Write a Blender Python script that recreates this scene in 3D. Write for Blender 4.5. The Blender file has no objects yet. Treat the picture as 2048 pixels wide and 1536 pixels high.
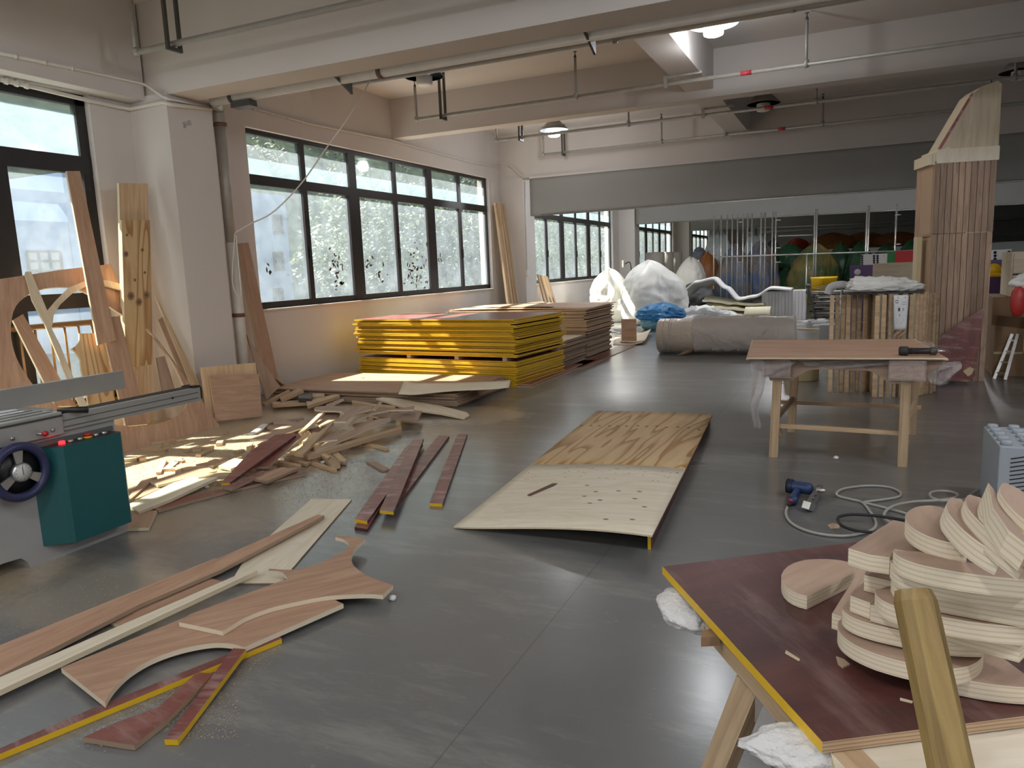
import bpy, bmesh, math, random
from mathutils import Vector, Matrix, noise
from mathutils.geometry import tessellate_polygon
R = random.Random(7)
sc = bpy.context.scene
col = sc.collection

# ------------------------------------------------------------------ camera
F, H = 1475.0, 1.40                      # focal length in pixels of the 2048 frame, lens height
PITCH, ROLL, YAW = math.radians(8.87), math.radians(-2.33), math.radians(-24.58)
cy, sy, cp, sp = math.cos(YAW), math.sin(YAW), math.cos(PITCH), math.sin(PITCH)
FWD = Vector((sy*cp, cy*cp, -sp)); _r = Vector((cy, -sy, 0)); _u = _r.cross(FWD)
RIGHT = _r*math.cos(ROLL) + _u*math.sin(ROLL); UP = -_r*math.sin(ROLL) + _u*math.cos(ROLL)
EYE = Vector((0, 0, H))
cam = bpy.data.objects.new('camera', bpy.data.cameras.new('camera'))
cam.data.sensor_width = 36.0; cam.data.lens = F/2048*36.0
cam.data.clip_start = .05; cam.data.clip_end = 400
m3 = Matrix((RIGHT, UP, -FWD)).transposed()
cam.matrix_world = Matrix.Translation(EYE) @ m3.to_4x4()
col.objects.link(cam); sc.camera = cam

# ------------------------------------------------------------------ light and exposure
EXPOSURE = 0.3
sc.view_settings.view_transform = 'Standard'; sc.view_settings.look = 'None'
sc.view_settings.exposure = EXPOSURE; sc.view_settings.gamma = 1.0
sc.view_settings.use_curve_mapping = False
w = bpy.data.worlds.new('hazy_sky'); sc.world = w; w.use_nodes = True
bg = w.node_tree.nodes['Background']
bg.inputs[0].default_value = (.93, .96, 1.0, 1); bg.inputs[1].default_value = 1.0
sun = bpy.data.objects.new('sun', bpy.data.lights.new('sun', 'SUN'))
sun.data.energy = 22.0; sun.data.color = (1.0, .87, .72); sun.data.angle = math.radians(.9)
sun.rotation_euler = Vector((1.0, .16, -1.15)).to_track_quat('-Z', 'Y').to_euler()
sun.location = (-12, 4, 14); col.objects.link(sun)
try:
    c = sc.cycles
    c.use_denoising = True; c.denoiser = 'OPENIMAGEDENOISE'
    c.max_bounces = 10; c.diffuse_bounces = 6; c.glossy_bounces = 4; c.transmission_bounces = 6
    c.transparent_max_bounces = 14; c.sample_clamp_indirect = 6.0; c.caustics_reflective = False
    c.caustics_refractive = False; c.use_adaptive_sampling = True; c.adaptive_threshold = .02
except Exception:
    pass

# ------------------------------------------------------------------ pixel rays
def ray(px, py): return RIGHT*((px-1024)/F) - UP*((py-768)/F) + FWD
def PZ(px, py, z=0.0):
    d = ray(px, py); return EYE + d*((z-H)/d.z)
def PXW(px, py, X):
    d = ray(px, py); return EYE + d*(X/d.x)
def PYW(px, py, Y):
    d = ray(px, py); return EYE + d*(Y/d.y)
def PPL(px, py, p0, n):
    d = ray(px, py); return EYE + d*((Vector(p0)-EYE).dot(n)/d.dot(n))
def PD(px, py, depth): return EYE + ray(px, py)*depth
def crop(x0, y0, s): return lambda pts: [(x0+a/s, y0+b/s) for a, b in pts]

# ------------------------------------------------------------------ materials
MAT = {}
def nodes(name):
    m = bpy.data.materials.new(name); m.use_nodes = True; MAT[name] = m
    nt = m.node_tree; return m, nt, nt.nodes, nt.links, nt.nodes['Principled BSDF']
def plain(name, c, rough=.6, metal=0.0, var=0.0, vscale=6.0, bump=0.0, bscale=40.0, coat=0.0, emit=None, sub=0.0):
    m, nt, N, L, b = nodes(name)
    b.inputs['Base Color'].default_value = (*c, 1); b.inputs['Roughness'].default_value = rough
    b.inputs['Metallic'].default_value = metal
    if coat: b.inputs['Coat Weight'].default_value = coat
    tc = N.new('ShaderNodeTexCoord')
    if var:
        n = N.new('ShaderNodeTexNoise'); n.inputs['Scale'].default_value = vscale; n.inputs['Detail'].default_value = 6
        L.new(tc.outputs['Object'], n.inputs['Vector'])
        r = N.new('ShaderNodeMapRange'); r.inputs[1].default_value = .3; r.inputs[2].default_value = .7
        r.inputs[3].default_value = 1-var; r.inputs[4].default_value = 1+var
        L.new(n.outputs['Fac'], r.inputs[0])
        h = N.new('ShaderNodeHueSaturation'); h.inputs['Color'].default_value = (*c, 1)
        L.new(r.outputs[0], h.inputs['Value']); L.new(h.outputs[0], b.inputs['Base Color'])
    if bump:
        n2 = N.new('ShaderNodeTexNoise'); n2.inputs['Scale'].default_value = bscale; n2.inputs['Detail'].default_value = 4
        L.new(tc.outputs['Object'], n2.inputs['Vector'])
        bp = N.new('ShaderNodeBump'); bp.inputs['Strength'].default_value = bump; bp.inputs['Distance'].default_value = .01
        L.new(n2.outputs['Fac'], bp.inputs['Height']); L.new(bp.outputs[0], b.inputs['Normal'])
    if emit:
        b.inputs['Emission Color'].default_value = (*emit[0], 1); b.inputs['Emission Strength'].default_value = emit[1]
    return m
def ramp(N, stops):
    r = N.new('ShaderNodeValToRGB'); e = r.color_ramp.elements
    while len(e) > 1: e.remove(e[-1])
    e[0].position = stops[0][0]; e[0].color = (*stops[0][1], 1)
    for p, c in stops[1:]:
        k = e.new(p); k.color = (*c, 1)
    return r
def wood(name, dark, mid, light, stretch=(1.2, 14, 14), rough=.62, lines=None, lamt=.5, lscale=(.5, 5.0, 5.0), vary=.10, coat=0.0, dust=0.0):
    """timber and veneer: grain along local X, every object with its own offset and tone"""
    m, nt, N, L, b = nodes(name)
    tc = N.new('ShaderNodeTexCoord'); oi = N.new('ShaderNodeObjectInfo')
    sm = N.new('ShaderNodeMath'); sm.operation = 'MULTIPLY'; sm.inputs[1].default_value = 37.0
    L.new(oi.outputs['Random'], sm.inputs[0])
    ad = N.new('ShaderNodeVectorMath'); ad.operation = 'ADD'
    L.new(tc.outputs['Object'], ad.inputs[0]); L.new(sm.outputs[0], ad.inputs[1])
    mp = N.new('ShaderNodeMapping'); mp.inputs['Scale'].default_value = stretch
    L.new(ad.outputs[0], mp.inputs['Vector'])
    n = N.new('ShaderNodeTexNoise'); n.inputs['Scale'].default_value = 2.2; n.inputs['Detail'].default_value = 8
    n.inputs['Roughness'].default_value = .62; n.inputs['Distortion'].default_value = .6
    L.new(mp.outputs[0], n.inputs['Vector'])
    rp = ramp(N, [(.28, dark), (.5, mid), (.72, light)])
    L.new(n.outputs['Fac'], rp.inputs[0]); out = rp.outputs[0]
    if lines:
        mp2 = N.new('ShaderNodeMapping'); mp2.inputs['Scale'].default_value = lscale
        L.new(ad.outputs[0], mp2.inputs['Vector'])
        n3 = N.new('ShaderNodeTexNoise'); n3.inputs['Scale'].default_value = 1.3; n3.inputs['Detail'].default_value = 2
        L.new(mp2.outputs[0], n3.inputs['Vector'])
        mu = N.new('ShaderNodeMath'); mu.operation = 'MULTIPLY'; mu.inputs[1].default_value = 9.0
        L.new(n3.outputs['Fac'], mu.inputs[0])
        fr = N.new('ShaderNodeMath'); fr.operation = 'FRACT'; L.new(mu.outputs[0], fr.inputs[0])
        r2 = ramp(N, [(0.0, (0, 0, 0)), (.55, (0, 0, 0)), (.88, (1, 1, 1)), (.96, (1, 1, 1)), (1.0, (0, 0, 0))])
        L.new(fr.outputs[0], r2.inputs[0])
        mx = N.new('ShaderNodeMix'); mx.data_type = 'RGBA'
        ml = N.new('ShaderNodeMath'); ml.operation = 'MULTIPLY'; ml.inputs[1].default_value = lamt
        L.new(r2.outputs[0], ml.inputs[0]); L.new(ml.outputs[0], mx.inputs[0])
        L.new(out, mx.inputs[6]); mx.inputs[7].default_value = (*lines, 1); out = mx.outputs[2]
    if dust:
        n4 = N.new('ShaderNodeTexNoise'); n4.inputs['Scale'].default_value = 3.5; n4.inputs['Detail'].default_value = 10
        n4.inputs['Roughness'].default_value = .7
        mp4 = N.new('ShaderNodeMapping'); mp4.inputs['Scale'].default_value = (4.5, .8, 1)
        L.new(ad.outputs[0], mp4.inputs['Vector']); L.new(mp4.outputs[0], n4.inputs['Vector'])
        r4 = ramp(N, [(.5, (0, 0, 0)), (.78, (dust, dust, dust))])
        L.new(n4.outputs['Fac'], r4.inputs[0])
        mx = N.new('ShaderNodeMix'); mx.data_type = 'RGBA'; L.new(r4.outputs[0], mx.inputs[0])
        L.new(out, mx.inputs[6]); mx.inputs[7].default_value = (.62, .5, .47, 1); out = mx.outputs[2]
    h = N.new('ShaderNodeHueSaturation')
    mr = N.new('ShaderNodeMapRange'); mr.inputs[3].default_value = 1-vary; mr.inputs[4].default_value = 1+vary
    L.new(oi.outputs['Random'], mr.inputs[0]); L.new(mr.outputs[0], h.inputs['Value']); L.new(out, h.inputs['Color'])
    L.new(h.outputs[0], b.inputs['Base Color']); b.inputs['Roughness'].default_value = rough
    if coat: b.inputs['Coat Weight'].default_value = coat; b.inputs['Coat Roughness'].default_value = .18
    bp = N.new('ShaderNodeBump'); bp.inputs['Strength'].default_value = .12; bp.inputs['Distance'].default_value = .004
    L.new(n.outputs['Fac'], bp.inputs['Height']); L.new(bp.outputs[0], b.inputs['Normal'])
    return m
def plyedge(name, a, bcol, period=.006, rough=.75):
    m, nt, N, L, b = nodes(name)
    tc = N.new('ShaderNodeTexCoord'); sx = N.new('ShaderNodeSeparateXYZ'); L.new(tc.outputs['Object'], sx.inputs[0])
    n = N.new('ShaderNodeTexNoise'); n.inputs['Scale'].default_value = 14; L.new(tc.outputs['Object'], n.inputs['Vector'])
    mu = N.new('ShaderNodeMath'); mu.operation = 'MULTIPLY_ADD'; mu.inputs[1].default_value = 1/period
    ns = N.new('ShaderNodeMath'); ns.operation = 'MULTIPLY'; ns.inputs[1].default_value = .5
    L.new(n.outputs['Fac'], ns.inputs[0]); L.new(sx.outputs['Z'], mu.inputs[0]); L.new(ns.outputs[0], mu.inputs[2])
    fr = N.new('ShaderNodeMath'); fr.operation = 'FRACT'; L.new(mu.outputs[0], fr.inputs[0])
    r = ramp(N, [(0, a), (.55, a), (.75, bcol), (.9, bcol), (1.0, a)])
    L.new(fr.outputs[0], r.inputs[0]); L.new(r.outputs[0], b.inputs['Base Color']); b.inputs['Roughness'].default_value = rough
    return m

plain('wall_paint', (.63, .595, .57), .85, var=.03, vscale=1.3, bump=.05, bscale=90)
plain('ceiling_paint', (.60, .56, .53), .9, var=.03, vscale=.9)
plain('frame_metal', (.028, .026, .027), .45, .3, var=.15)
plain('rail_brass', (.42, .27, .13), .35, .7)
plain('galvanised', (.42, .41, .385), .38, .75, var=.12, vscale=20)
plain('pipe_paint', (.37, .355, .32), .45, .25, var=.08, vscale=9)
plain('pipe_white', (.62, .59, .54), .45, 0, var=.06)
plain('pipe_red', (.5, .05, .06), .5)
plain('conduit', (.7, .67, .61), .5)
plain('rubber_brown', (.14, .07, .05), .6)
plain('dark_steel', (.09, .085, .08), .5, .5)
plain('steel', (.55, .55, .55), .28, .9)
plain('curtain_grey', (.29, .285, .27), .7, var=.05, vscale=1.2, bump=.3, bscale=2.2)
plain('lamp_enamel', (.33, .31, .28), .5, .2)
plain('lamp_reflector', (.75, .78, .8), .25, .6)
plain('lamp_glass', (.78, .77, .74), .35)
plain('sawdust_tan', (.46, .37, .25), .95)
plain('lamp_acrylic', (.8, .85, .9), .3, emit=((.8, .9, 1.0), 1.1))
plain('lamp_lit', (1, 1, 1), .4, emit=((.9, .96, 1.0), 14.0))
plain('black_plastic', (.018, .018, .02), .4)
plain('black_rubber', (.02, .02, .021), .65)
plain('machine_grey', (.40, .40, .395), .42, .1, var=.05)
plain('machine_dark', (.12, .13, .125), .5)
plain('machine_teal', (.012, .10, .106), .4, 0, var=.04)
plain('machine_panel', (.035, .035, .035), .45)
plain('aluminium', (.5, .51, .5), .32, .55, var=.04)
plain('wheel_blue', (.03, .035, .10), .4)
plain('dial_white', (.62, .62, .6), .4)
plain('button_red', (.45, .015, .02), .35)
plain('button_lit', (.8, .02, .02), .35, emit=((1, .02, .03), 2.5))
plain('button_yellow', (.75, .45, .03), .4)
plain('yellow_paint', (.80, .50, .022), .42, 0, var=.06, vscale=5)
plain('bag_white', (.72, .73, .71), .38, 0, var=.04, bump=.5, bscale=9)
plain('bag_cream', (.74, .72, .66), .45, 0, var=.04, bump=.4, bscale=8)
plain('foam_white', (.80, .81, .82), .8, 0, var=.03, bump=.15)
plain('foam_yellow', (.78, .74, .56), .85, 0, var=.04)
plain('styrofoam', (.66, .66, .67), .85, 0, var=.05, vscale=30, bump=.2)
plain('fibre_white', (.74, .74, .73), .95, 0, var=.06, vscale=30, bump=.9, bscale=90)
plain('cardboard', (.29, .18, .10), .8, 0, var=.08)
plain('paper', (.80, .81, .83), .8)
plain('ink', (.10, .10, .13), .7)
plain('red_plastic', (.42, .03, .025), .4)
plain('yellow_plastic', (.82, .50, .01), .4)
plain('purple_panel', (.10, .055, .16), .5)
plain('white_panel', (.70, .71, .72), .5)
plain('green_panel', (.02, .20, .05), .5)
plain('red_panel', (.45, .02, .025), .5)
plain('tool_blue', (.018, .045, .13), .42, 0, var=.08)
plain('hose_grey', (.42, .41, .37), .45)
plain('toy_grey', (.40, .45, .50), .5)
plain('building_blue', (.165, .235, .36), .8, 0, var=.03)
plain('building_window', (.16, .19, .2), .3)
plain('bark', (.09, .07, .05), .9)
plain('adhesive_tan', (.52, .38, .26), .7)
plain('masking', (.62, .50, .30), .7)
plain('cloth_white', (.74, .74, .71), .8, bump=.1)
plain('bag_dark', (.05, .05, .055), .5)
plain('far_grey', (.42, .42, .42), .8)

wood('ply_red', (.355, .21, .135), (.455, .285, .19), (.54, .36, .25), (1.0, 9, 9), .6, lines=(.33, .195, .13), lamt=.28, lscale=(.7, 7, 7), vary=.12)
wood('ply_brown', (.32, .22, .16), (.40, .28, .205), (.47, .345, .26), (1.0, 9, 9), .65, vary=.1)
wood('ply_pale', (.60, .49, .34), (.70, .60, .44), (.77, .68, .53), (.9, 8, 8), .6, lines=(.52, .38, .22), lamt=.2, vary=.08)
wood('ply_white', (.72, .64, .48), (.80, .73, .58), (.84, .79, .66), (.8, 9, 9), .55, lines=(.62, .48, .30), lamt=.18, lscale=(.8, 4, 4), vary=.05)
wood('pine_ply', (.56, .37, .18), (.65, .46, .245), (.70, .53, .30), (.7, 7, 7), .55, lines=(.36, .175, .055), lamt=.85, lscale=(.30, 2.6, 2.6), vary=.06)
wood('pine', (.50, .335, .19), (.60, .425, .26), (.68, .515, .34), (.8, 13, 13), .6, lines=(.42, .23, .09), lamt=.4, lscale=(.22, 6, 6), vary=.12)
wood('timber', (.42, .29, .17), (.54, .39, .24), (.63, .48, .31), (.9, 16, 16), .68, lines=(.34, .2, .1), lamt=.35, lscale=(.35, 9, 9), vary=.22)
wood('slat_timber', (.36, .25, .15), (.50, .36, .22), (.60, .45, .29), (.9, 10, 10), .7, vary=.42)
wood('film_red', (.13, .04, .036), (.20, .06, .052), (.27, .085, .072), (1.4, 5, 5), .34, vary=.12, dust=.75)
wood('film_dark', (.045, .018, .018), (.085, .028, .025), (.13, .045, .036), (1.6, 4, 4), .46, vary=.05, dust=.22)
wood('film_bright', (.15, .045, .035), (.21, .065, .05), (.27, .09, .07), (1.4, 5, 5), .32, vary=.1, dust=.4)
wood('walnut_strip', (.33, .22, .15), (.43, .30, .215), (.51, .37, .275), (1.2, 16, 16), .65, lines=(.2, .13, .09), lamt=.3, vary=.24)
wood('hammer_wood', (.20, .125, .04), (.33, .225, .075), (.42, .30, .12), (2.5, 22, 22), .55, lines=(.1, .06, .02), lamt=.4, vary=.02)
plyedge('edge_light', (.74, .65, .47), (.58, .46, .30))
plyedge('edge_brown', (.40, .30, .21), (.22, .15, .10))
plyedge('edge_tan', (.55, .40, .26), (.34, .22, .13))
plyedge('edge_cut', (.82, .74, .58), (.70, .58, .40), .0075)

def floor_mat():
    m, nt, N, L, b = nodes('polished_concrete')
    tc = N.new('ShaderNodeTexCoord')
    def nz(scale, detail=6, rough=.6, mapping=None, rot=0):
        n = N.new('ShaderNodeTexNoise'); n.inputs['Scale'].default_value = scale
        n.inputs['Detail'].default_value = detail; n.inputs['Roughness'].default_value = rough
        if mapping:
            mp = N.new('ShaderNodeMapping'); mp.inputs['Scale'].default_value = mapping; mp.inputs['Rotation'].default_value = (0, 0, rot)
            L.new(tc.outputs['Object'], mp.inputs['Vector']); L.new(mp.outputs[0], n.inputs['Vector'])
        else: L.new(tc.outputs['Object'], n.inputs['Vector'])
        return n.outputs['Fac']
    base = ramp(N, [(.3, (.135, .138, .142)), (.5, (.155, .158, .161)), (.72, (.18, .182, .182))])
    L.new(nz(.8, 9, .62), base.inputs[0])
    out = base.outputs[0]
    def layer(mask, colr, amt):
        nonlocal out
        mx = N.new('ShaderNodeMix'); mx.data_type = 'RGBA'
        mu = N.new('ShaderNodeMath'); mu.operation = 'MULTIPLY'; mu.inputs[1].default_value = amt
        L.new(mask, mu.inputs[0]); L.new(mu.outputs[0], mx.inputs[0])
        L.new(out, mx.inputs[6]); mx.inputs[7].default_value = (*colr, 1); out = mx.outputs[2]
    # trodden dust streaks
    r = ramp(N, [(.505, (0, 0, 0)), (.66, (1, 1, 1))]); L.new(nz(1.6, 12, .74, (.55, 2.4, 1), .15), r.inputs[0])
    layer(r.outputs[0], (.30, .295, .275), .62)
    # fine specks
    r = ramp(N, [(.68, (0, 0, 0)), (.74, (1, 1, 1))]); L.new(nz(38, 3), r.inputs[0])
    layer(r.outputs[0], (.40, .37, .31), .25)
    # sawdust lying round the scrap pile and beside the saw
    def spot(cx, cyy, rx, ry, amt, thr=.5):
        mp = N.new('ShaderNodeMapping'); mp.inputs['Location'].default_value = (-cx/rx, -cyy/ry, 0)
        mp.inputs['Scale'].default_value = (1/rx, 1/ry, 0); L.new(tc.outputs['Object'], mp.inputs['Vector'])
        ln = N.new('ShaderNodeVectorMath'); ln.operation = 'LENGTH'; L.new(mp.outputs[0], ln.inputs[0])
        ma = N.new('ShaderNodeMath'); ma.operation = 'MULTIPLY_ADD'; ma.inputs[1].default_value = -1.0; ma.inputs[2].default_value = 1.0
        L.new(ln.outputs['Value'], ma.inputs[0])
        nn = N.new('ShaderNodeMath'); nn.operation = 'ADD'; L.new(ma.outputs[0], nn.inputs[0]); L.new(nz(5.5, 12, .72), nn.inputs[1])
        r = ramp(N, [(thr, (0, 0, 0)), (thr+.28, (1, 1, 1))]); L.new(nn.outputs[0], r.inputs[0])
        layer(r.outputs[0], (.60, .49, .33), amt)
    spot(-5.0, 4.9, 1.9, 2.1, .85, .55); spot(-3.6, 3.6, 1.3, 1.2, .3, .66); spot(-3.2, 2.1, 1.2, .5, .25, .70)
    spot(-3.3, 6.3, .7, .6, .5, .66); spot(-4.2, 2.0, .8, .6, .7, .5)
    # sawn expansion joints
    sx = N.new('ShaderNodeSeparateXYZ'); L.new(tc.outputs['Object'], sx.inputs[0])
    for ax, off, per in (('X', 1.05, 4.3), ('Y', .25, 4.3)):
        a = N.new('ShaderNodeMath'); a.operation = 'ADD'; a.inputs[1].default_value = off+43.0; L.new(sx.outputs[ax], a.inputs[0])
        d = N.new('ShaderNodeMath'); d.operation = 'MODULO'; d.inputs[1].default_value = per; L.new(a.outputs[0], d.inputs[0])
        g = N.new('ShaderNodeMath'); g.operation = 'LESS_THAN'; g.inputs[1].default_value = .006; L.new(d.outputs[0], g.inputs[0])
        layer(g.outputs[0], (.05, .05, .048), .45)
    L.new(out, b.inputs['Base Color'])
    rr = N.new('ShaderNodeMapRange'); rr.inputs[1].default_value = .3; rr.inputs[2].default_value = .7
    rr.inputs[3].default_value = .27; rr.inputs[4].default_value = .42; L.new(nz(.9, 3, .5), rr.inputs[0])
    L.new(rr.outputs[0], b.inputs['Roughness']); b.inputs['Specular IOR Level'].default_value = .5; b.inputs['Coat Weight'].default_value = .7; b.inputs['Coat Roughness'].default_value = .2
    bp = N.new('ShaderNodeBump'); bp.inputs['Strength'].default_value = .05; bp.inputs['Distance'].default_value = .004
    L.new(nz(9, 6), bp.inputs['Height']); L.new(bp.outputs[0], b.inputs['Normal'])
floor_mat()

def glass_mat(name, haze, dirt=1.0):
    m, nt, N, L, b = nodes(name); N.remove(b)
    o = N['Material Output']; tc = N.new('ShaderNodeTexCoord')
    tr = N.new('ShaderNodeBsdfTransparent'); tr.inputs[0].default_value = (.93, .97, .96, 1)
    tl = N.new('ShaderNodeBsdfTranslucent'); tl.inputs[0].default_value = (.66, .80, .98, 1)
    n = N.new('ShaderNodeTexNoise'); n.inputs['Scale'].default_value = 2.4; n.inputs['Detail'].default_value = 9; n.inputs['Roughness'].default_value = .68
    L.new(tc.outputs['Object'], n.inputs['Vector'])
    mr = N.new('ShaderNodeMapRange'); mr.inputs[1].default_value = .3; mr.inputs[2].default_value = .7
    mr.inputs[3].default_value = haze*(1-.35*dirt); mr.inputs[4].default_value = haze*(1+.35*dirt)
    L.new(n.outputs['Fac'], mr.inputs[0])
    mx = N.new('ShaderNodeMixShader'); L.new(mr.outputs[0], mx.inputs[0]); L.new(tr.outputs[0], mx.inputs[1]); L.new(tl.outputs[0], mx.inputs[2])
    gl = N.new('ShaderNodeBsdfGlossy'); gl.inputs['Roughness'].default_value = .06
    m2 = N.new('ShaderNodeMixShader'); m2.inputs[0].default_value = .02
    L.new(mx.outputs[0], m2.inputs[1]); L.new(gl.outputs[0], m2.inputs[2]); L.new(m2.outputs[0], o.inputs['Surface'])
glass_mat('dusty_glass', .06, 1.3); glass_mat('frosted_film', .08, .3)

def film_mat(name, c, alpha, rough=.18, bumps=.5, bscale=14, c2=None):
    m, nt, N, L, b = nodes(name)
    o = N['Material Output']; tc = N.new('ShaderNodeTexCoord')
    b.inputs['Base Color'].default_value = (*c, 1); b.inputs['Roughness'].default_value = rough
    n = N.new('ShaderNodeTexNoise'); n.inputs['Scale'].default_value = bscale; n.inputs['Detail'].default_value = 5; n.inputs['Distortion'].default_value = 1.2
    L.new(tc.outputs['Object'], n.inputs['Vector'])
    bp = N.new('ShaderNodeBump'); bp.inputs['Strength'].default_value = bumps; bp.inputs['Distance'].default_value = .03
    L.new(n.outputs['Fac'], bp.inputs['Height']); L.new(bp.outputs[0], b.inputs['Normal'])
    if c2:
        n5 = N.new('ShaderNodeTexNoise'); n5.inputs['Scale'].default_value = 1.7; n5.inputs['Detail'].default_value = 3
        L.new(tc.outputs['Object'], n5.inputs['Vector']); r5 = ramp(N, [(.40, c), (.68, c2)]); L.new(n5.outputs['Fac'], r5.inputs[0]); L.new(r5.outputs[0], b.inputs['Base Color'])
    tr = N.new('ShaderNodeBsdfTransparent'); mx = N.new('ShaderNodeMixShader'); mx.inputs[0].default_value = alpha
    L.new(tr.outputs[0], mx.inputs[1]); L.new(b.outputs[0], mx.inputs[2]); L.new(mx.outputs[0], o.inputs['Surface'])
film_mat('cling_film', (.74, .70, .69), .30, .12, .9, 22)
film_mat('roll_film', (.66, .60, .55), .6, .1, .9, 7)
film_mat('roll_core', (.56, .48, .40), .9, .3)
film_mat('bag_blue', (.04, .27, .62), .85, .25, .8)
film_mat('bag_cyan', (.20, .48, .60), .8, .25, .8)
film_mat('bag_green', (.03, .10, .045), .9, .22, .8, 8)
film_mat('bag_olive', (.10, .15, .06), .9, .22, .8, 8, (.40, .27, .09))
film_mat('bag_orange', (.34, .12, .03), .9, .25, .8, 8)
film_mat('bag_navy', (.10, .15, .26), .9, .2, .8, 8, (.30, .19, .10))
film_mat('bag_clear', (.55, .58, .60), .9, .25, .9, 8, (.36, .42, .42))
film_mat('bag_red', (.45, .05, .04), .95, .4, .4, 8)
film_mat('foam_roll', (.58, .55, .50), .95, .5, .2, 30)

def leaf_mat(name, c1, c2):
    m, nt, N, L, b = nodes(name)
    tc = N.new('ShaderNodeTexCoord'); n = N.new('ShaderNodeTexNoise'); n.inputs['Scale'].default_value = 1.6; n.inputs['Detail'].default_value = 8
    L.new(tc.outputs['Object'], n.inputs['Vector']); r = ramp(N, [(.35, c1), (.68, c2)]); L.new(n.outputs['Fac'], r.inputs[0])
    L.new(r.outputs[0], b.inputs['Base Color']); b.inputs['Roughness'].default_value = .6
    tl = N.new('ShaderNodeBsdfTranslucent'); L.new(r.outputs[0], tl.inputs[0])
    mx = N.new('ShaderNodeMixShader'); mx.inputs[0].default_value = .4; L.new(b.outputs[0], mx.inputs[1]); L.new(tl.outputs[0], mx.inputs[2])
    L.new(mx.outputs[0], N['Material Output'].inputs['Surface'])
leaf_mat('leaf_light', (.05, .075, .045), (.125, .165, .095)); leaf_mat('leaf_dark', (.014, .032, .02), (.075, .11, .06))

# ------------------------------------------------------------------ builders
def mesh(name, vs, fs, mats, mi=None, smooth=False):
    me = bpy.data.meshes.new(name); me.from_pydata([tuple(v) for v in vs], [], fs)
    for m in (mats if isinstance(mats, (list, tuple)) else [mats]): me.materials.append(MAT[m])
    if mi: me.polygons.foreach_set('material_index', mi)
    if smooth: me.polygons.foreach_set('use_smooth', [True]*len(fs))
    me.update(); return me
def tag(o, label=None, cat=None, group=None, kind=None):
    if label: o['label'] = label
    if cat: o['category'] = cat
    if group: o['group'] = group
    if kind: o['kind'] = kind
    return o
WM = {}
def obj(name, me, parent=None, mw=None, label=None, cat=None, group=None, kind=None):
    o = bpy.data.objects.new(name, me); col.objects.link(o)
    base = WM[parent.name] if parent is not None else Matrix()
    W = mw if mw is not None else base.copy()
    WM[o.name] = W
    if parent is not None: o.parent = parent
    o.matrix_basis = base.inverted() @ W
    return tag(o, label, cat, group, kind)
def empty(name, loc, label=None, cat=None, group=None, rz=0.0, kind=None):
    o = obj(name, None, None, Matrix.Translation(Vector(loc)) @ Matrix.Rotation(rz, 4, 'Z'), label, cat, group, kind)
    o.empty_display_size = .1; return o
def frame(o, x, n):
    n = n.normalized(); x = (x - n*x.dot(n)).normalized(); y = n.cross(x)
    m = Matrix((x, y, n)).transposed().to_4x4(); m.translation = o; return m
_box = {}
def boxmesh(sx, sy_, sz, mats, bev=0.0, mi=None):
    """box centred in x and y, base at z = 0"""
    k = (round(sx, 4), round(sy_, 4), round(sz, 4), str(mats), bev, str(mi))
    if k in _box: return _box[k]
    x, y = sx/2, sy_/2
    vs = [(-x, -y, 0), (x, -y, 0), (x, y, 0), (-x, y, 0), (-x, -y, sz), (x, -y, sz), (x, y, sz), (-x, y, sz)]
    fs = [(3, 2, 1, 0), (4, 5, 6, 7), (0, 1, 5, 4), (1, 2, 6, 5), (2, 3, 7, 6), (3, 0, 4, 7)]
    me = mesh('box', vs, fs, mats, mi)
    if bev:
        bm = bmesh.new(); bm.from_mesh(me)
        bmesh.ops.bevel(bm, geom=bm.edges[:], offset=bev, segments=2, affect='EDGES', profile=.6)
        bm.to_mesh(me); bm.free()
    _box[k] = me; return me
def box(name, p0, p1, mats, parent=None, bev=0.0, mi=None, **kw):
    p0, p1 = Vector(p0), Vector(p1); lo = Vector(map(min, p0, p1)); hi = Vector(map(max, p0, p1)); s = hi-lo
    me = boxmesh(s.x, s.y, s.z, mats, bev, mi)
    return obj(name, me, parent, Matrix.Translation(((lo.x+hi.x)/2, (lo.y+hi.y)/2, lo.z)), **kw)
def bar(name, a, b, wd, th, mats, parent=None, up=(0, 0, 1), bev=0.0, **kw):
    """rectangular bar with its axis from a to b; wd across, th along 'up'"""
    a, b = Vector(a), Vector(b); x = (b-a); L = x.length; x.normalize(); up = Vector(up)
    if abs(x.dot(up)) > .98: up = Vector((1, 0, 0))
    n = (up - x*up.dot(x)).normalized(); m = frame((a+b)/2 - n*th/2, x, n)
    return obj(name, boxmesh(L, wd, th, mats, bev), parent, m, **kw)
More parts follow.
